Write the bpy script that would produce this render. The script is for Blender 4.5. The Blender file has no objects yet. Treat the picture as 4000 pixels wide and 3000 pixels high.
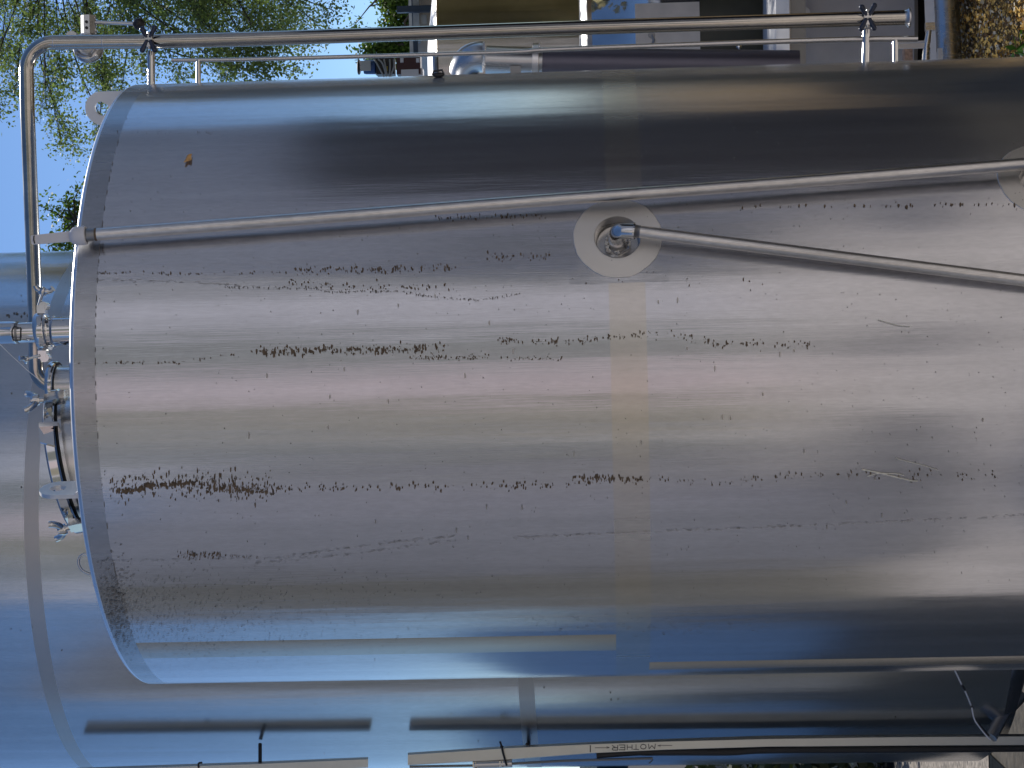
import bpy, math, random
from math import sin, cos, pi, radians, sqrt, atan2, asin
from mathutils import Vector, Matrix
random.seed(7)
scn = bpy.context.scene

# ---------------------------------------------------------------- camera
EYE = 1.7
cd = bpy.data.cameras.new('camera'); cam = bpy.data.objects.new('camera', cd)
scn.collection.objects.link(cam); scn.camera = cam
PITCH, ROLL, YAW, F = .0456710, .0237816, -.00444921, 7268.48
_cy, _sy, _cp, _sp = cos(YAW), sin(YAW), cos(PITCH), sin(PITCH)
FW = Vector((_sy*_cp, _cy*_cp, _sp)); _r = Vector((_cy, -_sy, 0)); _u = _r.cross(FW)
IX = (-_u)*cos(ROLL) + (-_r)*sin(ROLL)          # photo's right  (the phone was held sideways)
IY = (-_u)*(-sin(ROLL)) + (-_r)*cos(ROLL)       # photo's down
M = Matrix((IX, -IY, -FW)).transposed().to_4x4(); M.translation = Vector((0, 0, EYE))
cam.matrix_world = M
cd.sensor_fit = 'HORIZONTAL'; cd.sensor_width = 36; cd.lens = F/4000*36
cd.clip_start = .05; cd.clip_end = 2000

# ---------------------------------------------------------------- light
SUN_EL, SUN_AZ = radians(50), radians(17)
w = bpy.data.worlds.new("World"); scn.world = w; w.use_nodes = True
nt = w.node_tree; sky = nt.nodes.new('ShaderNodeTexSky'); sky.sky_type = 'NISHITA'; sky.sun_disc = False
sky.sun_elevation = SUN_EL; sky.sun_rotation = SUN_AZ; sky.dust_density = 0; sky.air_density = .8; sky.ozone_density = 5.5
bg = nt.nodes['Background']; nt.links.new(sky.outputs[0], bg.inputs[0]); bg.inputs[1].default_value = .125
sd = bpy.data.lights.new('sun', 'SUN'); sd.energy = 4.5; sd.angle = radians(.5); sd.color = (1, .95, .86)
so = bpy.data.objects.new('sun', sd); scn.collection.objects.link(so)
sdir = Vector((sin(SUN_AZ)*cos(SUN_EL), cos(SUN_AZ)*cos(SUN_EL), sin(SUN_EL)))
so.rotation_euler = sdir.to_track_quat('Z', 'Y').to_euler(); so.location = (3, 12, 14)
scn.view_settings.view_transform = 'Standard'; scn.view_settings.look = 'None'
scn.view_settings.exposure = 0.0; scn.view_settings.gamma = 1

# ---------------------------------------------------------------- helpers
def ray(px, py):
    return (FW*F + IX*(px-2000) + IY*(py-1500)).normalized()
def P(px, py, Y):                                # point seen at photo px,py standing at distance Y
    d = ray(px, py); return Vector((0, 0, EYE)) + d*(Y/d.y)
TX, TY, TR = 0.0, 4.981, 0.8                     # main tank
TTOP = EYE + 1.2004
LX, LY, LR = -.479, 7.112, 1.0                   # tank behind on the left
def S(px, py, cx=TX, cy=TY, R=TR):
    d = ray(px, py); ox, oy = -cx, -cy
    a = d.x*d.x+d.y*d.y; b = 2*(ox*d.x+oy*d.y); c = ox*ox+oy*oy-R*R
    q = b*b-4*a*c
    if q < 0: return None
    t = (-b-sqrt(q))/(2*a); p = Vector((0, 0, EYE))+d*t
    return atan2(p.x-cx, -(p.y-cy)), p.z         # azimuth from -y towards +x, height
def cylp(th, z, R=TR, cx=TX, cy=TY): return Vector((cx+R*sin(th), cy-R*cos(th), z))

class MB:
    def __init__(s): s.v = []; s.f = []; s.m = []; s.sm = []
    def add(s, vs, fs, mi=0, smooth=True):
        o = len(s.v); s.v += [Vector(x) for x in vs]
        for f in fs: s.f.append([o+i for i in f]); s.m.append(mi); s.sm.append(smooth)
        return s
    def box(s, c, sx, sy, sz, ax=None, mi=0):
        c = Vector(c); A = ax or (Vector((1, 0, 0)), Vector((0, 1, 0)), Vector((0, 0, 1)))
        vs = [c+A[0]*(i*sx/2)+A[1]*(j*sy/2)+A[2]*(k*sz/2) for i in (-1, 1) for j in (-1, 1) for k in (-1, 1)]
        return s.add(vs, [(0, 1, 3, 2), (4, 6, 7, 5), (0, 4, 5, 1), (2, 3, 7, 6), (0, 2, 6, 4), (1, 5, 7, 3)], mi, False)
    def tube(s, pts, r, n=16, mi=0, caps=True, ell=None):
        pts = [Vector(p) for p in pts]; N = len(pts)
        rs = r if isinstance(r, (list, tuple)) else [r]*N
        T = []
        for i in range(N):
            t = (pts[min(i+1, N-1)]-pts[max(i-1, 0)]); T.append(t.normalized() if t.length > 1e-9 else Vector((0, 0, 1)))
        up = Vector((0, 0, 1)) if abs(T[0].z) < .9 else Vector((0, 1, 0))
        a = T[0].cross(up).normalized(); vs = []
        for i in range(N):
            a = (a - T[i]*a.dot(T[i])).normalized(); b = T[i].cross(a)
            for k in range(n):
                q = 2*pi*k/n; vs.append(pts[i]+(a*cos(q)+b*sin(q))*rs[i])
        fs = [(i*n+k, i*n+(k+1) % n, (i+1)*n+(k+1) % n, (i+1)*n+k) for i in range(N-1) for k in range(n)]
        s.add(vs, fs, mi)
        if caps:
            s.add([vs[k] for k in range(n)], [tuple(range(n-1, -1, -1))], mi, False)
            s.add([vs[(N-1)*n+k] for k in range(n)], [tuple(range(n))], mi, False)
        return s
    def lathe(s, prof, o, d=(0, 0, 1), n=48, mi=0, smooth=True):   # prof: (r, h) list
        o = Vector(o); d = Vector(d).normalized(); up = Vector((0, 0, 1)) if abs(d.z) < .9 else Vector((1, 0, 0))
        a = d.cross(up).normalized(); b = d.cross(a); vs = []
        for r, h in prof:
            for k in range(n):
                q = 2*pi*k/n; vs.append(o+d*h+(a*cos(q)+b*sin(q))*max(r, 1e-5))
        s.add(vs, [(i*n+k, i*n+(k+1) % n, (i+1)*n+(k+1) % n, (i+1)*n+k) for i in range(len(prof)-1) for k in range(n)], mi, smooth)
        return s
    def prism(s, outline, c, ux, uy, th, mi=0, hole=None):          # outline in ux,uy plane, thickness th; optional hole outline
        c = Vector(c); ux = Vector(ux).normalized(); uy = Vector(uy).normalized(); nz = ux.cross(uy)
        f = lambda p, h: c+ux*p[0]+uy*p[1]+nz*h
        n = len(outline); A = [f(p, -th/2) for p in outline]; B = [f(p, th/2) for p in outline]
        s.add(A+B, [(i, (i+1) % n, n+(i+1) % n, n+i) for i in range(n)], mi, False)
        if hole is None:
            s.add(A, [tuple(range(n-1, -1, -1))], mi, False); s.add(B, [tuple(range(n))], mi, False)
        else:
            A2 = [f(p, -th/2) for p in hole]; B2 = [f(p, th/2) for p in hole]
            s.add(A+A2, [(i, n+i, n+(i+1) % n, (i+1) % n) for i in range(n)], mi, False)
            s.add(B+B2, [(i, (i+1) % n, n+(i+1) % n, n+i) for i in range(n)], mi, False)
            s.add(A2+B2, [(i, n+i, n+(i+1) % n, (i+1) % n) for i in range(n)], mi, False)
        return s
    def sphere(s, c, r, n=20, m=12, mi=0, sc=(1, 1, 1)):
        c = Vector(c); vs = []; 
        for i in range(m+1):
            for k in range(n):
                p = pi*i/m; q = 2*pi*k/n
                vs.append(c+Vector((sin(p)*cos(q)*r*sc[0], sin(p)*sin(q)*r*sc[1], cos(p)*r*sc[2])))
        return s.add(vs, [(i*n+k, (i+1)*n+k, (i+1)*n+(k+1) % n, i*n+(k+1) % n) for i in range(m) for k in range(n)], mi)
    def build(s, name, mats, parent=None, recalc=True):
        me = bpy.data.meshes.new(name)
        o = bpy.data.objects.new(name, me); scn.collection.objects.link(o)
        org = Vector((0, 0, 0))
        if parent is not None:
            root = parent
            while root.parent: root = root.parent
            org = root.location.copy(); o.parent = parent
        me.from_pydata([v-org for v in s.v], [], s.f)
        if not isinstance(mats, (list, tuple)): mats = [mats]
        for m_ in mats: me.materials.append(m_)
        me.polygons.foreach_set('material_index', s.m); me.polygons.foreach_set('use_smooth', s.sm)
        me.update()
        if recalc:
            import bmesh
            bm = bmesh.new(); bm.from_mesh(me); bmesh.ops.remove_doubles(bm, verts=bm.verts, dist=1e-6)
            bmesh.ops.recalc_face_normals(bm, faces=bm.faces)
            for e in bm.edges:
                if len(e.link_faces) == 2 and e.calc_face_angle(0) > radians(38): e.smooth = False
            bm.to_mesh(me); bm.free()
        return o

def tag(o, label=None, cat=None, group=None, kind=None):
    if label: o['label'] = label
    if cat: o['category'] = cat
    if group: o['group'] = group
    if kind: o['kind'] = kind
    return o
def thing(name, label, cat, loc, group=None):
    o = bpy.data.objects.new(name, None); scn.collection.objects.link(o)
    o.location = loc; o.empty_display_size = .1
    return tag(o, label, cat, group)
def bez(pts, n=12):                                # Catmull-Rom through points
    pts = [Vector(p) for p in pts]; out = []
    for i in range(len(pts)-1):
        p0 = pts[max(i-1, 0)]; p1 = pts[i]; p2 = pts[i+1]; p3 = pts[min(i+2, len(pts)-1)]
        for k in range(n):
            t = k/n
            out.append(.5*((2*p1)+(p2-p0)*t+(2*p0-5*p1+4*p2-p3)*t*t+(3*p1-p0-3*p2+p3)*t**3))
    return out+[pts[-1]]
def fillet(a, b, c, r, n=10):                      # rounded corner at b
    a, b, c = Vector(a), Vector(b), Vector(c); u = (a-b).normalized(); v = (c-b).normalized()
    ang = u.angle(v); d = r/math.tan(ang/2); p, q = b+u*d, b+v*d
    cen = b+(u+v).normalized()*(r/sin(ang/2)); out = []
    x = (p-cen); y = (q-cen); tot = x.angle(y)
    for k in range(n+1):
        t = k/n; out.append(cen+(x*sin((1-t)*tot)+y*sin(t*tot))/sin(tot))
    return out

# ---------------------------------------------------------------- materials
def new_mat(name):
    m = bpy.data.materials.new(name); m.use_nodes = True; n = m.node_tree
    return m, n, n.nodes['Principled BSDF']
def metal(name, col=(.62, .61, .6), rough=.2, streak=0, wav=0, var=.06, tilt=0, grain=0, haze=0):
    m, n, p = new_mat(name); L = n.links.new
    p.inputs['Metallic'].default_value = 1
    tc = n.nodes.new('ShaderNodeTexCoord')
    mp = n.nodes.new('ShaderNodeMapping'); mp.inputs['Scale'].default_value = (9, 9, .35); L(tc.outputs['Object'], mp.inputs[0])
    ns = n.nodes.new('ShaderNodeTexNoise'); ns.inputs['Scale'].default_value = 1.6; ns.inputs['Detail'].default_value = 6; L(mp.outputs[0], ns.inputs[0])
    n2 = n.nodes.new('ShaderNodeTexNoise'); n2.inputs['Scale'].default_value = 7; n2.inputs['Detail'].default_value = 8; n2.inputs['Roughness'].default_value = .65; L(tc.outputs['Object'], n2.inputs[0])
    av = n.nodes.new('ShaderNodeMix'); av.data_type = 'FLOAT'; av.inputs[0].default_value = .45
    L(ns.outputs[0], av.inputs[2]); L(n2.outputs[0], av.inputs[3])
    cr = n.nodes.new('ShaderNodeMapRange'); cr.inputs[1].default_value = .3; cr.inputs[2].default_value = .7
    cr.inputs[3].default_value = 1-var; cr.inputs[4].default_value = 1+var; L(av.outputs[0], cr.inputs[0])
    mx = n.nodes.new('ShaderNodeVectorMath'); mx.operation = 'SCALE'; mx.inputs[0].default_value = col; L(cr.outputs[0], mx.inputs['Scale'])
    if grain:
        gmap = n.nodes.new('ShaderNodeMapping'); gmap.inputs['Scale'].default_value = (1, 1, .18); L(tc.outputs['Object'], gmap.inputs[0])
        gn = n.nodes.new('ShaderNodeTexNoise'); gn.inputs['Scale'].default_value = 240; gn.inputs['Detail'].default_value = 2; L(gmap.outputs[0], gn.inputs[0])
        gr_ = n.nodes.new('ShaderNodeMapRange'); gr_.inputs[1].default_value = .3; gr_.inputs[2].default_value = .7; gr_.inputs[3].default_value = 1-grain; gr_.inputs[4].default_value = 1+grain; L(gn.outputs[0], gr_.inputs[0])
        m5 = n.nodes.new('ShaderNodeMapping'); m5.inputs['Scale'].default_value = (1, 1, .03); L(tc.outputs['Object'], m5.inputs[0])
        g5 = n.nodes.new('ShaderNodeTexNoise'); g5.inputs['Scale'].default_value = 26; g5.inputs['Detail'].default_value = 4; L(m5.outputs[0], g5.inputs[0])
        r5 = n.nodes.new('ShaderNodeMapRange'); r5.inputs[1].default_value = .3; r5.inputs[2].default_value = .7; r5.inputs[3].default_value = 1-grain*1.1; r5.inputs[4].default_value = 1+grain*1.1; L(g5.outputs[0], r5.inputs[0])
        mm = n.nodes.new('ShaderNodeMath'); mm.operation = 'MULTIPLY'; L(gr_.outputs[0], mm.inputs[0]); L(r5.outputs[0], mm.inputs[1])
        mx2 = n.nodes.new('ShaderNodeVectorMath'); mx2.operation = 'SCALE'; L(mx.outputs[0], mx2.inputs[0]); L(mm.outputs[0], mx2.inputs['Scale']); mx = mx2
    L(mx.outputs[0], p.inputs['Base Color'])
    rr = n.nodes.new('ShaderNodeMapRange'); rr.inputs[1].default_value = .3; rr.inputs[2].default_value = .7
    rr.inputs[3].default_value = rough*.85; rr.inputs[4].default_value = rough*1.15; L(ns.outputs[0], rr.inputs[0]); L(rr.outputs[0], p.inputs['Roughness'])
    src = None
    if tilt:
        g = n.nodes.new('ShaderNodeNewGeometry'); vr = n.nodes.new('ShaderNodeVectorRotate'); vr.rotation_type = 'Z_AXIS'
        vr.inputs['Angle'].default_value = tilt; L(g.outputs['Normal'], vr.inputs[0]); src = vr.outputs[0]
    if streak:
        m3 = n.nodes.new('ShaderNodeMapping'); m3.inputs['Scale'].default_value = (1, 1, .02); L(tc.outputs['Object'], m3.inputs[0])
        n3 = n.nodes.new('ShaderNodeTexNoise'); n3.inputs['Scale'].default_value = 420; n3.inputs['Detail'].default_value = 3; L(m3.outputs[0], n3.inputs[0])
        b = n.nodes.new('ShaderNodeBump'); b.inputs['Strength'].default_value = streak; b.inputs['Distance'].default_value = .0004
        L(n3.outputs[0], b.inputs['Height'])
        if src: L(src, b.inputs['Normal'])
        src = b.outputs[0]
    if wav:
        m4 = n.nodes.new('ShaderNodeMapping'); m4.inputs['Scale'].default_value = (1, 1, .1); L(tc.outputs['Object'], m4.inputs[0])
        n4 = n.nodes.new('ShaderNodeTexNoise'); n4.inputs['Scale'].default_value = 7.5; n4.inputs['Detail'].default_value = 2.5; n4.inputs['Roughness'].default_value = .45; L(m4.outputs[0], n4.inputs[0])
        b = n.nodes.new('ShaderNodeBump'); b.inputs['Strength'].default_value = 1; b.inputs['Distance'].default_value = wav
        L(n4.outputs[0], b.inputs['Height'])
        if src: L(src, b.inputs['Normal'])
        m6 = n.nodes.new('ShaderNodeMapping'); m6.inputs['Scale'].default_value = (1, 1, .05); L(tc.outputs['Object'], m6.inputs[0])
        n6 = n.nodes.new('ShaderNodeTexNoise'); n6.inputs['Scale'].default_value = 22; n6.inputs['Detail'].default_value = 2; L(m6.outputs[0], n6.inputs[0])
        b6 = n.nodes.new('ShaderNodeBump'); b6.inputs['Strength'].default_value = 1; b6.inputs['Distance'].default_value = wav*.22
        L(n6.outputs[0], b6.inputs['Height']); L(b.outputs[0], b6.inputs['Normal'])
        src = b6.outputs[0]
    if src: L(src, p.inputs['Normal'])
    if haze:                                        # thin film of dust: a second, broad lobe
        gb = n.nodes.new('ShaderNodeBsdfAnisotropic'); gb.inputs['Roughness'].default_value = .6; L(mx.outputs[0], gb.inputs['Color'])
        ms = n.nodes.new('ShaderNodeMixShader'); ms.inputs[0].default_value = haze
        L(p.outputs[0], ms.inputs[1]); L(gb.outputs[0], ms.inputs[2]); L(ms.outputs[0], n.nodes['Material Output'].inputs[0])
    return m
def paint(name, col, rough=.5, met=0, var=.12, scale=12, bump=0, spec=.5):
    m, n, p = new_mat(name); L = n.links.new
    tc = n.nodes.new('ShaderNodeTexCoord'); ns = n.nodes.new('ShaderNodeTexNoise')
    ns.inputs['Scale'].default_value = scale; ns.inputs['Detail'].default_value = 6; L(tc.outputs['Object'], ns.inputs[0])
    cr = n.nodes.new('ShaderNodeMapRange'); cr.inputs[1].default_value = .3; cr.inputs[2].default_value = .7
    cr.inputs[3].default_value = 1-var; cr.inputs[4].default_value = 1+var; L(ns.outputs[0], cr.inputs[0])
    mx = n.nodes.new('ShaderNodeVectorMath'); mx.operation = 'SCALE'; mx.inputs[0].default_value = col; L(cr.outputs[0], mx.inputs['Scale'])
    L(mx.outputs[0], p.inputs['Base Color']); p.inputs['Roughness'].default_value = rough; p.inputs['Metallic'].default_value = met
    p.inputs['Specular IOR Level'].default_value = spec
    if bump:
        b = n.nodes.new('ShaderNodeBump'); b.inputs['Strength'].default_value = .6; b.inputs['Distance'].default_value = bump
        L(ns.outputs[0], b.inputs['Height']); L(b.outputs[0], p.inputs['Normal'])
    return m
STEEL = metal('brushed_steel', (.59, .59, .61), .19, streak=.34, wav=.0034, var=.07, grain=.055, haze=.18)
STEEL_L = metal('brushed_steel_rear', (.53, .55, .575), .18, streak=.35, wav=.002, var=.08, grain=.05, haze=.12)
WELD = metal('ground_weld', (.62, .59, .55), .25, wav=.002, var=.08, grain=.05, haze=.16)
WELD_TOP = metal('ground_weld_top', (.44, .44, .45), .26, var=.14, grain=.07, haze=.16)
PLATE = metal('ground_plate', (.72, .69, .64), .45, var=.07)
SEAM = metal('seam_finish', (.6, .58, .54), .24, streak=.3, tilt=radians(10), var=.06)
POL = metal('polished_steel', (.66, .65, .64), .1, var=.08)
SATIN = metal('satin_steel', (.62, .61, .6), .27, var=.14)
RIM = metal('rim_bead', (.9, .88, .87), .3, var=.04)
LUG = metal('lug_steel', (.82, .8, .77), .5, var=.08)
CONDUIT = metal('conduit_steel', (.62, .605, .59), .32, streak=.08, var=.2, grain=.1)
DARKMET = metal('dark_steel', (.3, .3, .3), .4, var=.15)
RUST = paint('rust_stain', (.13, .09, .055), .85, var=.4, scale=60)
DIRT = paint('dirt_speck', (.17, .155, .135), .8, var=.3, scale=60)
BLACK = paint('black_rubber', (.018, .018, .02), .45)
NAVY = paint('navy_plastic', (.02, .03, .06), .3)
BLUE = paint('blue_motor_paint', (.02, .07, .22), .4)
MAROON = paint('maroon_paint', (.06, .018, .02), .5)
WHITEP = paint('white_plastic', (.68, .68, .7), .4, var=.05)
MARK = paint('marker_ink', (.05, .05, .06), .6)
GASKET = paint('gasket', (.02, .02, .02), .7)
TAPE = paint('thread_tape', (.75, .73, .68), .7, var=.2, scale=200, bump=.002)
NAVYSTEEL = paint('navy_steel_paint', (.05, .075, .11), .5)
CREAMP = paint('cream_wall', (.6, .57, .53), .7)
CONC = paint('concrete', (.48, .44, .41), .9, var=.35, scale=.9, bump=.01)
POLY = paint('pale_tank_skin', (.42, .42, .45), .5, var=.1, scale=5)
BEAM = paint('galvanised_beam', (.78, .72, .66), .45, var=.06)
LABELW = paint('label_white', (.5, .52, .52), .5)
YEL = paint('yellow_tag', (.5, .4, .03), .5)
CABLE = paint('grey_cable', (.35, .36, .36), .5)
WIRE = paint('white_wire', (.8, .8, .8), .5)

# ================================================================= SETTING
def ground():
    m, n, p = new_mat('ground_mix'); L = n.links.new
    tc = n.nodes.new('ShaderNodeTexCoord')
    n1 = n.nodes.new('ShaderNodeTexNoise'); n1.inputs['Scale'].default_value = 38; n1.inputs['Detail'].default_value = 8; n1.inputs['Roughness'].default_value = .75; L(tc.outputs['Object'], n1.inputs[0])
    cr = n.nodes.new('ShaderNodeValToRGB'); e = cr.color_ramp.elements
    e[0].position = .36; e[0].color = (.07, .045, .02, 1); e[1].position = .66; e[1].color = (.45, .32, .14, 1)
    x = e.new(.5); x.color = (.24, .15, .055, 1)
    L(n1.outputs[0], cr.inputs[0]); L(cr.outputs[0], p.inputs['Base Color']); p.inputs['Roughness'].default_value = .95
    b = n.nodes.new('ShaderNodeBump'); b.inputs['Distance'].default_value = .03; L(n1.outputs[0], b.inputs['Height']); L(b.outputs[0], p.inputs['Normal'])
    mb = MB(); mb.add([(-400, -400, 0), (400, -400, 0), (400, 400, 0), (-400, 400, 0)], [(0, 1, 2, 3)], 0, False)
    tag(mb.build('ground', paint('dark_soil', (.05, .042, .032), .95, var=.5, scale=20, bump=.02)), kind='structure')
    mb = MB(); mb.add([(.95, 6.4, .006), (60, 6.4, .006), (60, 60, .006), (.95, 60, .006)], [(0, 1, 2, 3)], 0, False)
    tag(mb.build('leafy_bank', m), kind='structure')
    # sunlit concrete apron in front of the tanks
    mb = MB(); mb.add([(-7, -9.5, .004), (22, -9.5, .004), (22, 6.4, .004), (-7, 6.4, .004)], [(0, 1, 2, 3)], 0, False)
    tag(mb.build('concrete_apron', CONC), kind='structure')
    g = paint('shade_dark_grass', (.008, .011, .014), .95, var=.4, scale=20, bump=.02, spec=.05)  # near-black colour includes the deep shade over this grass
    mb = MB(); mb.add([(-40, 4.5, .008), (-1.72, 4.5, .008), (-1.72, 30, .008), (-40, 30, .008)], [(0, 1, 2, 3)], 0, False)
    tag(mb.build('grass_verge', g), kind='structure')
    mb = MB(); mb.add([(-6.98, -4, .008), (-2.3, -4, .008), (-1.5, -.5, .008), (-4.7, 2.6, .008), (-6.98, 2.6, .008)], [(0, 1, 2, 3, 4)], 0, False); mb.add([(.35, -5, .008), (1.5, -5, .008), (1.5, -.3, .008), (.35, -.3, .008)], [(0, 1, 2, 3)], 0, False)
    tag(mb.build('ground_shade_patch', paint('ground_shade', (.09, .09, .1), .9, var=.3, scale=6)), kind='structure')  # dark patches painted in as shadow on the ground, for the reflections
    mb = MB(); mb.add([(1.2, 3.3, .008), (4.98, 3.3, .008), (4.98, 6.8, .008), (1.2, 6.8, .008)], [(0, 1, 2, 3)], 0, False)
    tag(mb.build('shade_bed', paint('shade_bed_dark', (.035, .03, .02), .95, var=.5, scale=30, bump=.02)), kind='structure')  # dark sheet standing in for shaded ground beside the tank
    gr = paint('gravel', (.24, .21, .18), .95, var=.6, scale=45, bump=.03)
    mb = MB(); mb.add([(-2.9, 8.3, .012), (-1.62, 8.3, .012), (-1.62, 11, .012), (-2.9, 11, .012)], [(0, 1, 2, 3)], 0, False)
    tag(mb.build('gravel_path', gr), kind='structure')
ground()

# ================================================================= MAIN TANK
tank = thing('storage_tank', 'large rust-speckled stainless steel tank filling the middle of the picture', 'tank', (TX, TY, 0))
HOLES = [S(2412, 926), S(4072, 694)]                       # (azimuth, z) of the two wall ports
def wall_shell():
    mb = MB(); HS = .112                                  # half-size of the square patch round each port
    z0 = .5; zt = TTOP-.0127
    bandw = [S(2387, 1500)[1], S(2531, 1500)[1]]
    topb = TTOP-.062
    s1 = (S(1500, 2556)[0], S(1500, 2494)[0]); s2 = (S(3000, 2609)[0], S(3000, 2579)[0])
    ths = set(); 
    for i in range(240): ths.add(round(-pi+2*pi*i/240, 6))
    keep = []
    for th, z in HOLES: keep += [th-HS/TR, th+HS/TR]
    keep += [s1[0], s1[1], s2[0], s2[1]]
    ths = sorted([t for t in ths if all(abs(t-k) > .008 for k in keep)]+keep)
    kz = [z0, zt, topb, bandw[0], bandw[1]]
    for th, z in HOLES: kz += [z-HS, z+HS]
    zs = sorted(kz+[z0+i*(zt-z0)/24 for i in range(1, 24) if all(abs(z0+i*(zt-z0)/24-k) > .03 for k in kz)])
    nt_ = len(ths); vs = [cylp(t, z) for z in zs for t in ths]; fs = []; ms = []
    for j in range(len(zs)-1):
        zm = (zs[j]+zs[j+1])/2
        for i in range(nt_):
            t0 = ths[i]; t1 = ths[(i+1) % nt_]; tm = (t0+t1)/2 if i < nt_-1 else pi
            if any(abs(tm-th) < HS/TR-1e-6 and abs(zm-z) < HS-1e-6 for th, z in HOLES): continue
            mi = 0
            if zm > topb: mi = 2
            elif bandw[1] < zm < bandw[0]: mi = 1
            elif s1[0] < tm < s1[1] and zm > bandw[0]: mi = 4
            elif s2[0] < tm < s2[1] and zm < bandw[1]: mi = 8
            fs.append((j*nt_+i, j*nt_+(i+1) % nt_, (j+1)*nt_+(i+1) % nt_, (j+1)*nt_+i)); ms.append(mi)
    o = len(mb.v); mb.v += vs
    for f, mi in zip(fs, ms): mb.f.append([o+i for i in f]); mb.m.append(mi); mb.sm.append(True)
    # square patches with round openings; the ground-finish disc ring is part of the wall
    for th, z in HOLES:
        K = 96; rings = [.0525, .0535, .06, .1, .1012]
        V = []
        for ri in range(len(rings)+1):
            for k in range(K):
                q = 2*pi*k/K; c, s_ = cos(q), sin(q)
                if ri < len(rings):
                    rr = rings[ri]
                    if ri >= 3: rr += .0006*sin(9*q+z)+.0004*sin(23*q)
                else: rr = HS/max(abs(c), abs(s_))
                R_ = TR+(.0015 if 1 <= ri <= 3 else 0)
                V.append(cylp(th+rr*c/TR, z+rr*s_, R_))
        for ri in range(len(rings)):
            mi = 3 if ri < 4 else 0
            mb.add(V[ri*K:(ri+2)*K], [(k, K+k, K+(k+1) % K, (k+1) % K) for k in range(K)], mi)
    # ---- rust, dirt and drips, drawn into the same wall
    def spot(px, py, lz, lt, mi, ang=0):
        r = S(px, py)
        if r is None: return
        th, z = r
        if any((TR*(th-a))**2+(z-b)**2 < .055**2 for a, b in HOLES): return
        if z > TTOP-.014: return
        k = 7; V = []
        for i in range(k):
            q = 2*pi*i/k+random.uniform(-.25, .25); rr = random.uniform(.6, 1.15)
            a, b = lz*cos(q)*rr, lt*sin(q)*rr
            a, b = a*cos(ang)-b*sin(ang), a*sin(ang)+b*cos(ang)
            V.append(cylp(th+b/TR, z+a, TR+.0021))
        mb.add(V, [tuple(range(k))], mi, True)
    PX = 4.2/7268
    def row(pts, n, spread, sz, mi=5, el=1.5, var=.6):
        L_ = [0]
        for a, b in zip(pts, pts[1:]): L_.append(L_[-1]+math.dist(a, b))
        cl = [random.random()*L_[-1] for _ in range(max(3, n//7))]
        for i in range(n):
            t = random.random()*L_[-1] if random.random() < .68 else min(max(random.gauss(random.choice(cl), 14), 0), L_[-1])
            for k in range(len(pts)-1):
                if L_[k] <= t <= L_[k+1]:
                    f = (t-L_[k])/(L_[k+1]-L_[k]); x = pts[k][0]+f*(pts[k+1][0]-pts[k][0]); y = pts[k][1]+f*(pts[k+1][1]-pts[k][1]); break
            s_ = .8*sz*random.uniform(1-var, 1+var)*PX
            spot(x, y+random.gauss(0, spread), s_*.62, s_*random.uniform(.8, el), mi)
    row([(380, 1066), (900, 1070), (1150, 1060)], 70, 3, 3.6)
    row([(1150, 1060), (1460, 1055), (1780, 1045)], 130, 8, 5)
    row([(1130, 1100), (1240, 1115), (1800, 1125)], 90, 8, 4.6)
    row([(880, 1122), (1240, 1127), (1290, 1141), (1550, 1137), (1700, 1162), (1870, 1172), (2030, 1150)], 260, 2.4, 3, 6)
    row([(1900, 1005), (2150, 1000)], 45, 10, 4.6)
    row([(300, 1417), (700, 1416), (1000, 1372)], 60, 3, 3.6)
    row([(1000, 1372), (1180, 1370), (1560, 1368), (1750, 1352)], 240, 9, 5.6, el=2)
    row([(1600, 1397), (1910, 1395)], 80, 5, 4)
    row([(1940, 1330), (2200, 1335), (2500, 1310)], 120, 7, 4.8)
    row([(2500, 1310), (2640, 1305), (2800, 1345), (3230, 1348)], 90, 9, 4.6)
    row([(1950, 1402), (2200, 1400)], 40, 4, 3.6)
    row([(430, 1905), (700, 1890), (1080, 1905)], 420, 27, 4.0, el=3.2)
    row([(570, 1897), (640, 1893), (760, 1888)], 110, 5, 6.5, el=1.3)
    row([(450, 1918), (560, 1910)], 60, 6, 7)
    row([(800, 1905), (900, 1908), (1080, 1930)], 90, 9, 6, el=1.8)
    row([(1080, 1905), (1750, 1900), (2100, 1895), (2500, 1870)], 170, 8, 5.5)
    row([(2200, 1865), (2540, 1872)], 70, 7, 6)
    row([(2540, 1870), (2800, 1882), (3200, 1855), (3900, 1857)], 110, 10, 4.6)
    row([(690, 2166), (860, 2168)], 90, 8, 4.4)
    row([(860, 2168), (1060, 2180)], 30, 3, 3)
    row([(460, 516), (830, 518)], 40, 2.5, 3)
    row([(2750, 812), (3300, 805), (3980, 797)], 46, 4, 6.5)
    row([(1700, 852), (2120, 842)], 60, 5, 4.5)
    row([(2250, 1085), (3000, 1105)], 12, 8, 4)
    for pts in (((380, 2192), (1100, 2176), (1500, 2120), (1780, 2092)), ((1000, 2200), (1400, 2160), (1760, 2112)), ((2000, 2100), (2400, 2082), (3000, 2058), (4000, 2012)), ((370, 1092), (700, 1100), (1000, 1118)), ((2500, 2690), (2510, 2690))):
        for i in range(int(math.dist(pts[0], pts[-1])/9)):
            k = random.randrange(len(pts)-1); f = random.random(); x = pts[k][0]+f*(pts[k+1][0]-pts[k][0]); y = pts[k][1]+f*(pts[k+1][1]-pts[k][1])
            spot(x, y+random.gauss(0, 2.5), random.uniform(5, 13)*PX, random.uniform(.6, 1.1)*PX, 7)
    for i in range(1500):                                   # fine dust over the whole wall
        x = random.uniform(330, 4000); y = random.uniform(320, 2640); s_ = random.uniform(.8, 2.1)*PX
        spot(x, y, s_, s_*random.uniform(.7, 1.8), 6)
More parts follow.
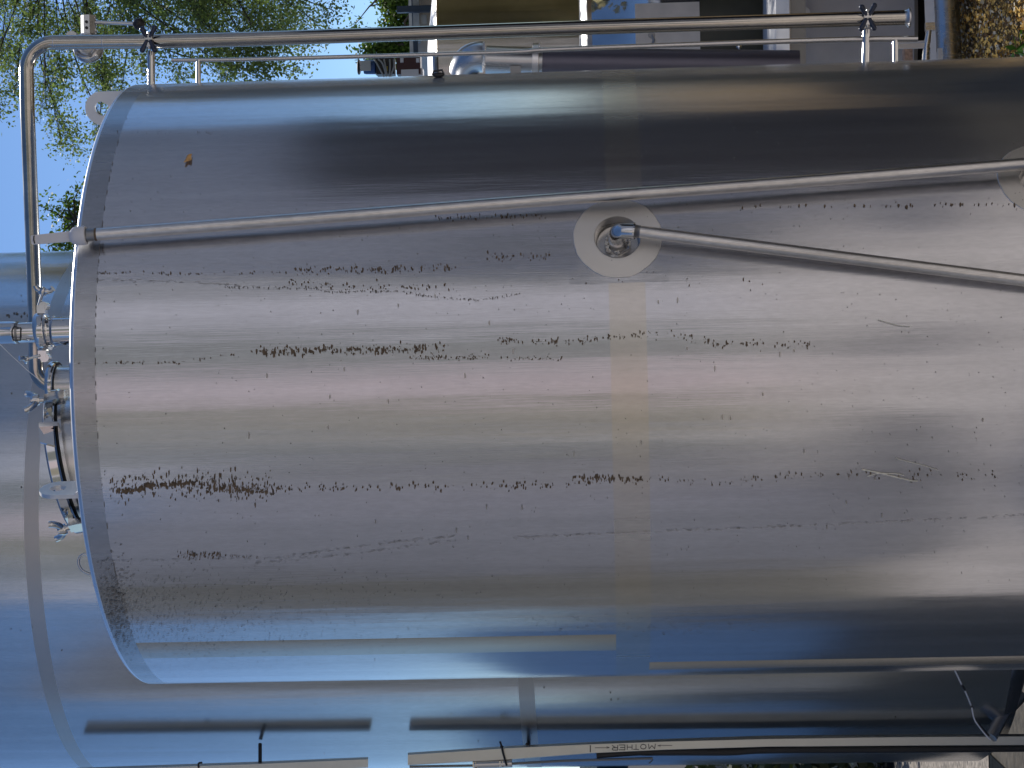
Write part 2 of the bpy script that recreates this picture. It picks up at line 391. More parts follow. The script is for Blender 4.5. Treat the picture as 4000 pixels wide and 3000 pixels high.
    for i in range(2600):                                   # dense dirt low on the left shoulder
        x = 380+random.expovariate(1/450); y = random.gauss(2420, 95)
        if x > 2300 or y > 2655 or y < 2180: continue
        s_ = random.uniform(1, 2.6)*PX; spot(x, y, s_*random.uniform(.8, 2.4), s_*.6, 6)
    for i in range(420):
        x = random.gauss(460, 30); y = random.gauss(2380, 90); spot(x, y, random.uniform(3, 9)*PX, random.uniform(1, 2)*PX, 6, random.uniform(-.2, .2))
    for i in range(120):
        x = random.uniform(2050, 3000); y = random.gauss(2440, 22); spot(x, y, random.uniform(4, 11)*PX, 1.1*PX, 6)
    for i in range(34):                                     # finger smudges
        x = random.uniform(900, 3900); y = random.uniform(1150, 2100); spot(x, y, 4*PX, random.uniform(8, 14)*PX, 7)
    for i in range(60):                                     # scratched marks on the joint line under the top band
        y = random.uniform(450, 2500); r = S(700, y)
        if r: 
            k = cylp(r[0], TTOP-.0625); th, z = r[0], TTOP-.0625
            lt = random.uniform(2, 14)*PX
            mb.add([cylp(th-lt/TR, z-.0006, TR+.0021), cylp(th+lt/TR, z-.0006, TR+.0021), cylp(th+lt/TR, z+.0006, TR+.0021), cylp(th-lt/TR, z+.0006, TR+.0021)], [(0, 1, 2, 3)], 6)
    smudge = metal('smudge', (.45, .43, .41), .35, var=.2, haze=.16)
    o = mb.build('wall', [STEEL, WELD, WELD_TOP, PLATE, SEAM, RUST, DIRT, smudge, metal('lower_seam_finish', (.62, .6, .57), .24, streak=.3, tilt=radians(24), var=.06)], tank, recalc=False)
    return o
wall_shell()
def dome_z(r): return TTOP+.105*(1-(r/TR)**2)
def dome_and_base():
    mb = MB()
    mb.lathe([(TR, TTOP-.0127)]+[(TR-.0127+.0127*cos(t), TTOP-.0127+.0127*sin(t)) for t in [i*pi/2/10 for i in range(11)]], (TX, TY, 0), n=240)
    mb.build('rim_bead', RIM, tank)
    mb = MB(); mb.lathe([(TR-.012, TTOP)]+[((TR-.012)*(1-i/16), dome_z((TR-.012)*(1-i/16))) for i in range(1, 17)], (TX, TY, 0), n=160)
    mb.build('dome_top', STEEL_L, tank)
    mb = MB(); mb.lathe([(TR, .5), (TR-.03, .44), (TR*.8, .38), (TR*.4, .34), (.001, .33)], (TX, TY, 0), n=160); mb.build('dish_bottom', STEEL_L, tank)
    for a in (45, 135, 225, 315):
        x, y = TX+.68*sin(radians(a)), TY-.68*cos(radians(a))
        b = MB(); b.tube([(x, y, .48), (x, y, .03)], .04); b.lathe([(.001, .02), (.08, .02), (.08, .009), (.001, .009)], (x, y, 0)); b.build('leg', SATIN, tank)
dome_and_base()

def lug(a_deg):
    a = radians(a_deg); out = Vector((sin(a), -cos(a), 0)); up = Vector((0, 0, 1))
    W, H = .087, .098; c = Vector((TX, TY, TTOP))+out*(TR-.004-W/2)
    ol = [(W/2, -.02)]+[(W/2*cos(t), H-W/2+W/2*sin(t)) for t in [i*pi/16 for i in range(17)]]+[(-W/2, -.02)]
    n = len(ol); ho = []
    for i, q in enumerate(ol):                              # hole outline, one point per outline point
        v = Vector((q[0], q[1]-(H-W/2))); t = atan2(v.y, v.x); ho.append((.0185*cos(t), H-W/2+.0185*sin(t)))
    mb = MB(); mb.prism(ol, c, out, up, .009, hole=ho)
    mb.tube([c+out*(-W/2)+up*.0-out.cross(up)*.006, c+out*(W/2)-out.cross(up)*.006], .004, 8)
    mb.build('lifting_lug', LUG, tank)
for a in (-18.6, 71.4, 161.4, 251.4): lug(a)
def loop_handle():
    pts = [P(352, 2243, 4.50), P(322, 2228, 4.50), P(308, 2205, 4.50), P(309, 2182, 4.50), P(322, 2168, 4.50), P(345, 2163, 4.50)]
    mb = MB(); mb.tube(bez(pts, 8), .0032, 10); mb.build('loop_handle', SATIN, tank)
loop_handle()
def port(th, z, elbow=False):
    ax = Vector((sin(th), -cos(th), 0)); c = Vector((TX, TY, z))+ax*TR
    mb = MB(); mb.lathe([(.0525, .0), (.0515, -.008), (.0505, -.03), (.047, -.036), (.03, -.036), (.001, -.036)], c, ax, n=72)
    pc = mb.build('port_cup', SATIN, tank)
    mb = MB(); mb.lathe([(.031, -.036), (.03, -.03), (.027, -.028), (.026, -.026)], c, ax, n=6, smooth=False)
    mb.lathe([(.026, -.027), (.0225, -.022), (.021, -.012), (.0, -.012)], c, ax, n=32); mb.build('socket_nut', SATIN, pc)
    mb = MB()
    for k in range(40):
        q = random.uniform(0, 2*pi); up = Vector((0, 0, 1)); t = ax.cross(up)
        r_ = random.uniform(.021, .029); mb.sphere(c+ax*(-.022+random.uniform(-.003, .002))+(t*cos(q)+up*sin(q))*r_, .0028, 6, 4)
    mb.build('thread_tape', TAPE, pc)
    return c, ax
c1, ax1 = port(*HOLES[0]); c2, ax2 = port(*HOLES[1])
def clamp_wing(mb, c, d, side, s=1.0):                     # swing bolt with wing nut: c centre, d bolt direction, side
    c = Vector(c); d = Vector(d).normalized(); sd_ = Vector(side).normalized()
    mb.tube([c-d*.02*s, c+d*.034*s], .0042*s, 12)
    mb.lathe([(.001, -.004*s), (.009*s, -.004*s), (.0105*s, .004*s), (.008*s, .012*s), (.001, .013*s)], c+d*.02*s, d, 16)
    for k in (-1, 1):
        a = c+d*.024*s; b = a+sd_*k*.015*s+d*.004*s; e = a+sd_*k*.022*s+d*.012*s
        mb.tube(bez([a, b, e], 6), [.0075*s]*6+[.007*s]*6+[.0085*s], 12)
    return mb
def top_fittings():
    # vertical inlet stub with clamp and the hose tail that leaves the picture
    Y = 4.56
    A = P(262, 1293, Y); B = P(150, 1297, Y); C0 = P(-250, 1305, Y)
    ax = (B-A).normalized(); base = Vector((A.x, A.y, dome_z(sqrt((A.x-TX)**2+(A.y-TY)**2))-.01))
    h = (A-base).length; Lc = (B-A).length
    mb = MB(); mb.lathe([(.0365, 0), (.0365, h+Lc*.40), (.04, h+Lc*.44), (.0365, h+Lc*.48), (.0372, h+Lc*.62), (.043, h+Lc*.72), (.043, h+Lc*.76), (.03, h+Lc*.76)], base, ax)
    st = mb.build('inlet_stub', POL, tank)
    tilt = (ax+Vector((-.10, 0, 0))).normalized(); cc = base+ax*(h+Lc*.83)
    mb = MB(); mb.lathe([(.038, -.0125), (.047, -.0125), (.0485, -.009), (.0485, .009), (.047, .0125), (.036, .0125)], cc, tilt)
    for sx in (1, -1):
        mb.box(cc+Vector((sx*.056, -.004, 0)), .02, .026, .02)
        mb.lathe([(.0001, -.012), (.011, -.012), (.011, .012), (.0001, .012)], cc+Vector((sx*.064, -.004, -.006)), (0, 1, 0), 20)
    clamp_wing(mb, cc+Vector((.078, -.01, .002)), Vector((.9, -.2, -.35)), Vector((.2, 0, 1)), 1.0)
    clamp_wing(mb, cc+Vector((-.062, -.02, .02)), Vector((-.25, -.1, 1)), Vector((.3, -1, .1)), .8)
    mb.build('hose_clamp', POL, st)
    o = thing('hose_tail', 'bright steel tube rising from the clamped port and leaving the photo at its left edge', 'pipe', tuple(cc))
    mb = MB(); D = (C0-B).normalized(); L_ = (C0-B).length+.3
    mb.lathe([(.0001, .0), (.0255, .0), (.0262, .012), (.026, .048), (.0275, .052), (.029, .056), (.0282, .062), (.0282, .15), (.0282, L_)], B+D*.0, D)
    mb.build('tube', POL, o)
    mb = MB(); mb.lathe([(.0262, .047), (.0278, .0495), (.028, .054), (.0285, .0575), (.027, .060)], B, D, 48); mb.build('weld_seam', DARKMET, o)
    # little black-edged slot on the tube
    sl = MB(); pc = P(66, 1303, Y-.0288); q = [(pc+IX*a*.0006+IY*b*.0006) for a, b in ((-20, 12), (-14, 26), (14, 29), (16, -24), (-12, -29), (-20, -14))]
    sl.tube(q+[q[0]], .0017, 8); sl.build('slot_seal', BLACK, o)
    # cap clamp where the overflow pipe enters the dome
    Y = 4.99; c = P(214, 1509, Y); mb = MB()
    mb.lathe([(.019, .016), (.02, .012), (.06, .009), (.066, .009), (.0685, .005), (.0685, -.008), (.066, -.012), (.058, -.012)], c, (0, 0, 1))
    zb = dome_z(0)-.01
    mb2 = MB(); mb2.lathe([(.058, -.012), (.0555, -.02), (.055, -.035), (.055, zb-c.z)], c, (0, 0, 1)); s2 = mb2.build('vent_neck', SATIN, tank)
    mb.box(c+Vector((-.078, -.02, 0)), .022, .03, .022); mb.box(c+Vector((-.098, -.03, .006)), .003, .022, .03)
    mb.tube([c+Vector((-.07, -.03, 0)), c+Vector((-.1, -.03, 0))], .005, 10)
    mb.build('vent_clamp', POL, s2)
    mb = MB(); mb.lathe([(.0592, -.0125), (.0592, -.0145), (.056, -.0145)], c, (0, 0, 1)); mb.build('gasket', GASKET, s2)
top_fittings()
def manway():
    c = P(296, 1796, 4.66); n = Vector((-.17, -.08, 1)).normalized(); r = .175
    e1 = Vector((1, 0, .17)).normalized(); e2 = n.cross(e1)
    root = MB(); root.lathe([(r-.012, -.1), (r-.012, -.012), (r+.004, -.012), (r+.004, -.004), (r-.02, -.004)], c, n, 96)
    col = root.build('manway', SATIN, tank)
    mb = MB(); mb.lathe([(r-.002, -.002), (r-.002, .003), (.1, .003)], c, n, 96); mb.build('gasket', GASKET, col)
    mb = MB(); mb.lathe([(r-.014, .003), (r+.006, .004), (r+.010, .008), (r+.010, .028), (r+.002, .034), (r-.03, .038), (.1, .05), (.001, .055)], c, n, 96)
    mb.build('manway_cover', POL, col)
    def at_(q, rr, h): return c+(e1*cos(q)+e2*sin(q))*rr+n*h
    for q, hh in ((radians(-42), 1), (radians(-139), .9)):
        o = (e1*cos(q)+e2*sin(q)); tdir = n.cross(o)
        mb = MB()
        mb.box(at_(q, r+.02, .012), .05, .026, .012, (o, tdir, n)); mb.box(at_(q, r+.036, -.012), .02, .03, .04, (o, tdir, n))
        b = at_(q, r+.034, .0); mb.tube([b, b+n*.052*hh+o*.01], .0075, 12)
        t = b+n*.038*hh+o*.008
        mb.lathe([(.001, -.008), (.0135, -.008), (.0145, .0), (.011, .012), (.001, .013)], t, n+o*.15, 18)
        for k in (-1, 1):
            mb.tube(bez([t, t+tdir*k*.016+n*.004, t+tdir*k*.027+n*.016, t+tdir*k*.030+n*.027], 6), .0082, 10)
        mb.build('swing_clamp', POL, col)
    # hinge arm plates
    mb = MB(); q = radians(-62)
    o = (e1*cos(q)+e2*sin(q)); tdir = n.cross(o)
    mb.box(at_(q, r+.016, .012), .03, .012, .045, ((o), tdir, (n+o*.3).normalized()))
    mb.box(at_(q-.12, r+.014, .022), .008, .045, .04, (o, tdir, (n*1+tdir*.5).normalized()))
    mb.build('hinge_arm', POL, col)
manway()

# ---------------- overflow pipe and its supports
def overflow():
    Y = 4.985; r = .0196
    a = P(3549, 68, Y); b = P(2200, 110, Y); c_ = P(1000, 151.5, Y); d = P(230, 166.5, Y)
    vd = (a-d).normalized(); corner = P(103, 172, Y); e = P(103, 316, Y); f_ = P(118.5, 723, Y); g = P(136, 1182, Y)
    corner2 = P(143, 1506, Y+.005); h = P(206, 1506, Y+.005)
    path = bez([a, b, c_, P(500, 163, Y)], 6)[:-1]+fillet(P(500, 163, Y), P(105, 166.5, Y), e, .075, 14)+bez([P(108, 450, Y), f_, g, P(138.5, 1330, Y)], 5)+fillet(P(138.5, 1330, Y), corner2, h, .05, 12)+[h]
    o = thing('overflow_pipe', 'long polished steel pipe bent over the tank top and running down its right flank', 'pipe', tuple(a))
    mb = MB(); mb.tube(path, r, 32); mb.build('pipe_run', metal('darkened_pipe_steel', (.5, .47, .42), .13, var=.2, grain=.06), o)  # base darkened in place of the dark reflections along the pipe
    mb = MB(); dr = (a-b).normalized()
    mb.lathe([(.0198, -.012), (.021, -.006), (.0265, -.001), (.0265, .003), (.018, .003)], a, dr, 32); mb.build('end_ferrule', SATIN, o)
    for px, py in ((214, 167), (405, 163.8)):
        q = P(px, py, Y); mb = MB(); mb.lathe([(.0196, -.0018), (.02015, 0), (.0196, .0018)], q, vd, 32); mb.build('weld_ring', SATIN, o)
    for px, py, x2, yb, pr in ((590, 160, 591, 330, .0103), (3384, 75, 3380, 246, .0095)):
        q = P(px, py, Y); s_ = P(x2, yb+25, Y)
        br = thing('pipe_bracket', ('steel clamp bracket with navy bolts nearest the bend of the overflow pipe' if px < 1000 else 'steel clamp bracket with navy bolts near the open lower end of the overflow pipe'), 'bracket', tuple(s_), 'clamp brackets holding the overflow pipe')
        u = (s_-q).normalized(); v = Vector((0, 0, 1))
        mb = MB(); mb.tube([q+u*.028, s_], pr, 24); mb.build('post', POL, br)
        mb = MB(); mb.lathe([(.0205, -.0045), (.0235, -.0045), (.0235, .0045), (.0205, .0045)], q, vd, 32)
        mb.tube([q-Vector((0, .024, 0))+v*.0-u*.020, q-Vector((0, .024, 0))+u*.026], .0045, 10)
        mb.box(q-Vector((0, .026, 0))-u*.004, .012, .012, .02); mb.box(q-Vector((0, .025, 0))+u*.014, .012, .012, .016)
        mb.build('clamp_band', SATIN, br)
        for sx, sy, l in ((-1, -1, 1), (1, -1, .9), (-1, 1, 1), (1, 1, 1)):
            b0 = q-Vector((0, .028, 0))+u*(sy*.004)+v*sx*.004
            b1 = q-Vector((0, .030, 0))+u*(sy*.030*l)+v*sx*.0165
            bb = MB(); bb.tube([b0, (b0+b1)/2, b1], [.0052, .0062, .0072], 12); bb.sphere(b1, .0074, 12, 8); bb.build('bolt', NAVY, br)
overflow()
def guard_rod():
    Y = 4.99
    pts = [P(671, 235, Y), P(1000, 231, Y), P(1949, 205, Y), P(2200, 191.5, Y), P(3200, 157, Y), P(3584, 151, Y)]
    o = thing('guard_rail', 'thin straight steel rail standing off the tank flank on two short posts', 'rail', tuple(pts[-1]))
    path = bez(pts, 8); N = len(path)
    mb = MB(); mb.tube(path, [.0052+.0026*i/(N-1) for i in range(N)], 14); mb.build('rail', SATIN, o)
    for px, y0, y1, r in ((775, 234, 345, .0068), (3497, 153, 262, .0072)):
        mb = MB(); mb.tube([P(px, y0, Y), P(px, y1, Y)], r, 16); mb.build('post', POL, o)
guard_rod()
def valve():
    Yb = 5.16; c = P(345, 186, Yb)
    o = thing('butterfly_valve', 'hand valve with steel lever and black ball knob behind the bend of the overflow pipe', 'valve', tuple(c))
    mb = MB(); mb.lathe([(.0001, -.03), (.022, -.03), (.026, -.026), (.036, -.024), (.0415, -.012), (.0435, 0), (.0415, .012), (.03, .02), (.0001, .022)], c, (0, 1, 0), 40)
    mb.lathe([(.028, -.0285), (.030, -.0305), (.032, -.0285)], c, (0, 1, 0), 40)
    mb.tube([c+Vector((0, -.02, 0)), Vector((c.x, 4.99, c.z))], .016, 20)
    mb.build('valve_body', SATIN, o)
    for dx, dz in ((-.026, -.012), (-.02, .026), (.022, -.026)):
        s_ = MB(); s_.lathe([(.0001, -.006), (.005, -.006), (.006, 0), (.0045, .001)], c+Vector((dx, -.026, dz)), (0, 1, 0), 14); s_.build('screw', DARKMET, o)
    h0 = P(346, 140, Yb); h1 = P(346, 62, Yb); u = (h1-h0).normalized(); mb = MB()
    ol = [(.0215*cos(t), .0215*sin(t)) for t in [2*pi*k/8+pi/8 for k in range(8)]]
    mb.prism(ol, (h0+h1)/2, Vector((0, 1, 0)), Vector((0, 0, 1)), (h1-h0).length); mb.tube([c, h0], .012, 16)
    hb = mb.build('handle_hub', SATIN, o)
    for py in (85, 108):
        s_ = MB(); q = P(338, py, Yb-.021); s_.lathe([(.0001, -.0015), (.0042, -.0015), (.0042, .004)], q, (0, 1, 0), 14); s_.build('screw', BLACK, hb)
    a = P(372, 87, Yb); b = P(525, 93, Yb); mb = MB(); mb.tube([a, b], .0056, 14); lv = mb.build('lever', SATIN, o)
    mb = MB(); mb.sphere(P(542, 93.5, Yb), .0168, 24, 16); mb.build('ball_knob', BLACK, lv)
valve()

# ---------------- thermowell conduits
def conduits():
    def out(px, py, d):
        th, z = S(px, py, R=TR+d); return cylp(th, z, TR+d)
    pts = [out(375, 916, .036), out(1300, 846.5, .036), out(2100, 784, .036), out(3000, 719, .036), out(4000, 641, .036), out(4300, 617, .036)]
    o = thing('probe_conduit', 'long slender steel conduit slanting down across the tank from its top rim', 'conduit', tuple(pts[0]))
    mb = MB(); mb.tube(bez(pts, 8), .0143, 24); mb.build('conduit_tube', CONDUIT, o)
    ax = (pts[0]-pts[1]).normalized()
    mb = MB(); mb.lathe([(.0143, -.002), (.0146, 0), (.0138, .004), (.0150, .008), (.0140, .013), (.0150, .018), (.0140, .022), (.0165, .024)], pts[0], ax); mb.build('threaded_nipple', DARKMET, o)
    mb = MB(); mb.lathe([(.0143, -.003), (.0149, -.001), (.0147, .002)], pts[0], ax, 24); mb.build('rust_ring', RUST, o)
    mb = MB(); mb.lathe([(.0165, .022), (.0212, .023), (.0218, .027), (.0215, .045), (.0195, .052), (.0125, .059), (.012, .059)], pts[0], ax, 40); mb.build('cable_gland', WHITEP, o)
    q = pts[0]+ax*.056; e = P(124, 938, q.y)
    mb = MB(); d = (e-q); L_ = d.length; d.normalize(); side = d.cross(Vector((0, 1, 0))).normalized(); nn = d.cross(side)
    mb.prism([(0, -.0118), (L_*.98, -.0105), (L_, -.008), (L_, .008), (L_*.98, .0105), (0, .0118)], q, d, side, .011)
    st = mb.build('tail_strap', WHITEP, o)
    mb = MB(); mb.tube([e-d*.008-side*.009-Vector((0, .006, 0)), e-d*.0065-Vector((0, .007, 0)), e-d*.008+side*.009-Vector((0, .006, 0))], .0015, 8); mb.build('slot', BLACK, st)
    # second conduit from the port elbow
    e0 = c1+ax1*(-.012); e1 = c1+ax1*.030; s_ = out(2700, 930.5, .036); e_ = out(4400, 1145, .036)
    dd = (e_-s_).normalized(); st_ = s_-dd*(2700-2478)/7268*4.2
    o2 = thing('lower_conduit', 'second steel conduit leaving the port elbow and slanting down left across the tank', 'conduit', tuple(e1))
    k = P(2412, 902, e1.y)
    el = [e0, e0.lerp(k, .35)]+fillet(e0, k, st_, .017, 10)+[st_]
    mb = MB(); mb.tube(el, .0183, 28, caps=False); mb.lathe([(.0185, -.004), (.0192, -.004), (.0192, 0), (.0145, 0)], st_, dd, 28); mb.build('elbow', POL, o2)
    mb = MB(); mb.lathe([(.0140, 0), (.0152, .0015), (.0139, .003), (.0152, .0045), (.0139, .006), (.015, .0075), (.0139, .009), (.0148, .0105), (.0139, .0125)], st_, dd, 28); mb.build('threads', DARKMET, o2)
    mb = MB(); mb.tube([st_+dd*.011, s_, (s_+e_)/2, e_], .0138, 24); mb.build('conduit_tube', CONDUIT, o2)
conduits()

# ---------------- bits lying on the tank
def small_bits():
    def on(px, py, d=.004): th, z = S(px, py); return cylp(th, z, TR+d), th
    c, th = on(737, 625); o = thing('dry_leaf', 'small tan dry leaf stuck to the dark upper part of the tank wall', 'leaf', tuple(c))
    tan_ = paint('dry_leaf_skin', (.62, .36, .14), .8, var=.3, scale=90)
    e = Vector((cos(th), sin(th), 0)); up = Vector((0, 0, 1)); mb = MB()
    pts = [(-.017, .013), (-.012, .004), (-.009, -.006), (.004, -.013), (.016, -.0165), (.018, -.010), (.010, .0), (.012, .012), (.004, .015), (-.006, .012)]
    R_ = [c+e*(-b)*-1*1.0*0+e*(-q[0])+up*(-q[1])*.55+Vector((sin(th), -cos(th), 0))*random.uniform(.0, .005) for q in pts for b in (0,)]
    cen = c+Vector((sin(th), -cos(th), 0))*.006
    mb.add(R_+[cen], [(i, (i+1) % len(R_), len(R_)) for i in range(len(R_))], 0, False); mb.build('blade', tan_, o)
    straw = paint('straw', (.85, .8, .66), .6)
    def stem(name, label, px, w=.0012):
        P_ = []
        for x, y in px: q, t = on(x, y, .003); P_.append(q)
        mb = MB(); mb.tube(bez(P_, 5), w, 6); tag(mb.build(name, straw), label, 'grass stem')
    stem('grass_stem', 'bent pale straw crossing another, low on the tank wall', [(3365, 1832), (3430, 1845), (3500, 1862), (3560, 1876), (3585, 1877)], .0015)
    stem('grass_stem', 'short pale straw lying under the bent one on the tank wall', [(3388, 1859), (3430, 1848), (3490, 1848), (3530, 1855)], .0009)
    stem('grass_stem', 'thin lone straw slanting above the crossed pair on the tank wall', [(3498, 1788), (3540, 1800), (3600, 1815), (3665, 1835)], .0008)
    stem('grass_stem', 'pale flat straw wisp higher on the tank wall', [(3430, 1250), (3470, 1262), (3510, 1272), (3555, 1276)], .0011)
    c, th = on(1713, 302, .006); mb = MB()
    n_ = Vector((sin(th), -cos(th), 0)); mb.sphere(c, .014, 14, 8, sc=(.5, .5, 1.1)); mb.tube([c+up*.015, c+up*.012+n_*.01, c-up*.01+n_*.012, c-up*.014], .003, 8)
    tag(mb.build('cable_clip', BLACK), 'small black clip stuck on the right edge of the tank', 'clip')
    # spider thread
    mb = MB(); Y = 4.5; mb.tube([P(-20, 1325, Y), P(40, 1385, Y), P(105, 1445, Y), P(160, 1490, Y)], .0009, 6)
    tag(mb.build('spider_thread', WIRE), 'fine pale spider thread strung beside the clamped tube', 'spider thread')
small_bits()

# ================================================================= LEFT TANK
ltank = thing('storage_tank', 'taller bluish steel tank standing behind on the left with a cable tray on it', 'tank', (LX, LY, 0))
def left_tank():
    zb = EYE+1.9166; bh = .050; zlo = .34; mb = MB()
    # second weld from the photo, low course
    z2 = S(2060, 2750, LX, LY, LR)[1]
    bounds = [(zlo, z2-.027, 0), (z2-.027, z2+.027, 1), (z2+.027, zb-bh, 0), (zb-bh, zb, 1), (zb, 5.6, 0)]
    for a, b, mi in bounds:
        k = max(1, int((b-a)/.25)); mb.lathe([(LR, a+(b-a)*i/k) for i in range(k+1)], (LX, LY, 0), n=240, mi=mi)
    for sgn in range(260):
        px = random.uniform(20, 3600); py = random.choice((random.uniform(1000, 1300), random.uniform(1400, 2960))); r_ = S(px, py, LX, LY, LR)
        if r_ is None: continue
        th, z = r_; s_ = random.uniform(.001, .0026); V = [cylp(th+s_*1.5*sin(q), z+s_*cos(q), LR+.002, LX, LY) for q in [i*pi/3 for i in range(6)]]
        mb.add(V, [tuple(range(6))], 2)
    for k in range(14):
        r_ = S(20+k*10+random.uniform(-8, 8), 1238+random.uniform(-14, 10), LX, LY, LR)
        if r_: 
            th, z = r_; V = [cylp(th+.006*sin(q), z+.003*cos(q), LR+.002, LX, LY) for q in [i*pi/3 for i in range(6)]]; mb.add(V, [tuple(range(6))], 2)
    mb.build('wall', [STEEL_L, metal('weld_band_rear', (.5, .48, .46), .36), DIRT], ltank, recalc=False)
    mb = MB(); mb.lathe([(LR, 5.6), (LR-.03, 5.66), (LR*.7, 5.8), (.001, 5.9)], (LX, LY, 0), n=120); mb.build('dome_top', STEEL_L, ltank)
    mb = MB(); mb.lathe([(LR, zlo), (LR-.03, zlo-.05), (LR*.85, zlo-.10), (LR*.4, zlo-.13), (.001, zlo-.14)], (LX, LY, 0), n=160); mb.build('dish_bottom', STEEL_L, ltank)
    for a in (-38, 35, 145, 215):
        x, y = LX+.86*sin(radians(a)), LY-.86*cos(radians(a))
        b = MB(); b.tube([(x, y, zlo-.02), (x, y, .03)], .045, 20); b.lathe([(.001, .028), (.09, .028), (.09, .012), (.001, .012)], (x, y, 0)); b.build('leg', POL, ltank)
    b = MB(); b.tube([P(3990, 2715, 6.5), P(3920, 2790, 6.45), P(3870, 2880, 6.4)], .022, 14); b.build('brace', DARKMET, ltank)
left_tank()
def trays():
    Yt = 6.43
    def channel(mb, pts, dside, flip=1):
        # pts: (px, y_top, y_face0, y_face1)
        V = []; 
        for px, y0, y1, y2 in pts:
            V += [P(px, y0, Yt+.012), P(px, y1, Yt-.02), P(px, y2, Yt-.02), P(px, y2+2, Yt+.03), P(px, y0+3, Yt+.045)]
        n = 5; K = len(pts)
        mb.add(V, [(i*n+k, i*n+(k+1) % n, (i+1)*n+(k+1) % n, (i+1)*n+k) for i in range(K-1) for k in range(n)], 0, False)
        mb.add(V[:n], [tuple(range(n))], 0, False); mb.add(V[-n:], [tuple(range(n-1, -1, -1))], 0, False)
        return mb
    g = 'cable trays clipped to the left tank'
    traym = metal('tray_steel', (.66, .66, .6), .42, var=.1)
    o = thing('cable_tray', 'long steel cable tray marked MOTHER running down the left tank', 'cable tray', tuple(P(4100, 2880, Yt)), g)
    mb = channel(MB(), [(1593, 2940, 2949, 2988), (2000, 2913, 2922, 2965), (2300, 2898.5, 2908, 2942), (2600, 2886, 2897, 2928), (3000, 2873, 2887, 2916), (3500, 2869, 2880, 2912), (4150, 2866, 2876, 2909)], 1); mb.build('channel', traym, o)
    # black corrugated hose strapped along its outer side
    mb = MB(); mb.tube(bez([P(2330, 2950, Yt+.03), P(2500, 2938, Yt+.03), P(2650, 2936, Yt+.03), P(2850, 2936, Yt+.03), P(3000, 2928, Yt+.03), P(3500, 2925, Yt+.03), P(4150, 2920, Yt+.03)], 6), [.012]*7+[.014]*30, 12)
    mb.build('black_hose', BLACK, o)
    mb = MB(); mb.tube([P(1600, 2995, Yt+.02), P(1880, 2990, Yt+.02), P(2200, 2972, Yt+.02), P(2549, 2962, Yt+.02)], .0045, 8); mb.tube([P(2549, 2962, Yt+.02), P(2546, 2972, Yt+.02), P(2534, 2982, Yt+.02)], .0025, 6); mb.build('hook_rod', DARKMET, o)
    for px, py in ((1854, 2984), (1958, 2980)):
        mb = MB(); mb.box(P(px, py, Yt), .02, .03, .012); mb.tube([P(px, py-8, Yt-.01), P(px+3, py+16, Yt-.01)], .006, 8); mb.build('rail_clip', POL, o)
    mb = MB(); mb.tube([P(1855, 2986, Yt), P(2000, 2980, Yt)], .016, 12); mb.build('clip_sleeve', SATIN, o)
    mb = MB(); mb.tube(bez([P(1953, 2896, Yt-.03), P(1960, 2918, Yt-.03), P(1966, 2945, Yt-.03), P(1979, 2990, Yt-.02)], 5), .0035, 8); mb.sphere(P(1960, 2918, Yt-.03), .006, 10, 6); mb.build('cable_tie', BLACK, o)
    q = P(2060, 2908, Yt+.02); th, z = S(2061, 2898, LX, LY, LR)
    mb = MB(); mb.tube([q, cylp(th-.06, q.z, LR-.01, LX, LY)], .007, 10); mb.lathe([(.0001, 0), (.014, 0), (.004, .02)], cylp(th-.06, q.z, LR, LX, LY), q-cylp(th-.06, q.z, LR, LX, LY), 14); mb.build('standoff', BLACK, o)
    # the marker writing
    def W(px, py): return P(px, py, Yt-.0215)
    F0 = lambda x: 2908+(x-2300)*(-11/300.) if x < 2600 else 2897
    mb = MB()
    def strokes(segs, x0, x1, base, top, wpx=2.2):
        for s_ in segs:
            for a, b in zip(s_, s_[1:]):
                A = Vector((x0+(x1-x0)*a[0], base+(top-base)*a[1])); B = Vector((x0+(x1-x0)*b[0], base+(top-base)*b[1]))
                d = (B-A).normalized(); nn = Vector((-d.y, d.x))*wpx*.5; A -= d*.6; B += d*.6
                mb.add([W(*(A+nn)), W(*(B+nn)), W(*(B-nn)), W(*(A-nn))], [(0, 1, 2, 3)], 0, False)
    G = {'M': [[(0, 0), (.1, 1), (.5, .35), (.9, 1), (1, 0)]], 'O': [[(.5, 0), (.1, .2), (0, .55), (.2, .9), (.5, 1), (.85, .9), (1, .5), (.85, .15), (.5, 0)]],
         'T': [[(0, 1), (1, 1)], [(.5, 1), (.5, 0)]], 'H': [[(0, 0), (0, 1)], [(1, 0), (1, 1)], [(0, .5), (1, .5)]],
         'E': [[(1, 1), (0, 1), (0, 0), (1, 0)], [(0, .5), (.8, .5)]], 'R': [[(0, 0), (0, 1), (.8, 1), (1, .78), (.8, .5), (0, .5)], [(.4, .5), (1, 0)]]}
    xs = [(2560, 2533), (2524, 2502), (2495, 2474), (2469, 2450), (2441, 2418), (2413, 2391)]   # reads from the ground up, upside down in the photo
    for ch, (xa, xb) in zip('MOTHER', xs):
        yt = F0((xa+xb)/2)+4; strokes(G[ch], xa, xb, yt+3, yt+22, 2.8)
    for xa, xb in ((2625, 2572), (2380, 2324)):
        y = F0((xa+xb)/2)+15; strokes([[(0, 0), (1, 0)]], xa, xb, y, y+1, 1.7)
    y = F0(2572)+15; strokes([[(0, 0), (1, 1)], [(0, 0), (1, -1)]], 2570, 2580, y, y+3, 1.6)
    y = F0(2380)+15; strokes([[(0, 0), (1, 1)], [(0, 0), (1, -1)]], 2380, 2370, y, y+3, 1.6)
    strokes([[(0, 0), (0, 1)]], 2306, 2307, 2912, 2938, 4)
    mb.build('marker_writing', MARK, o)
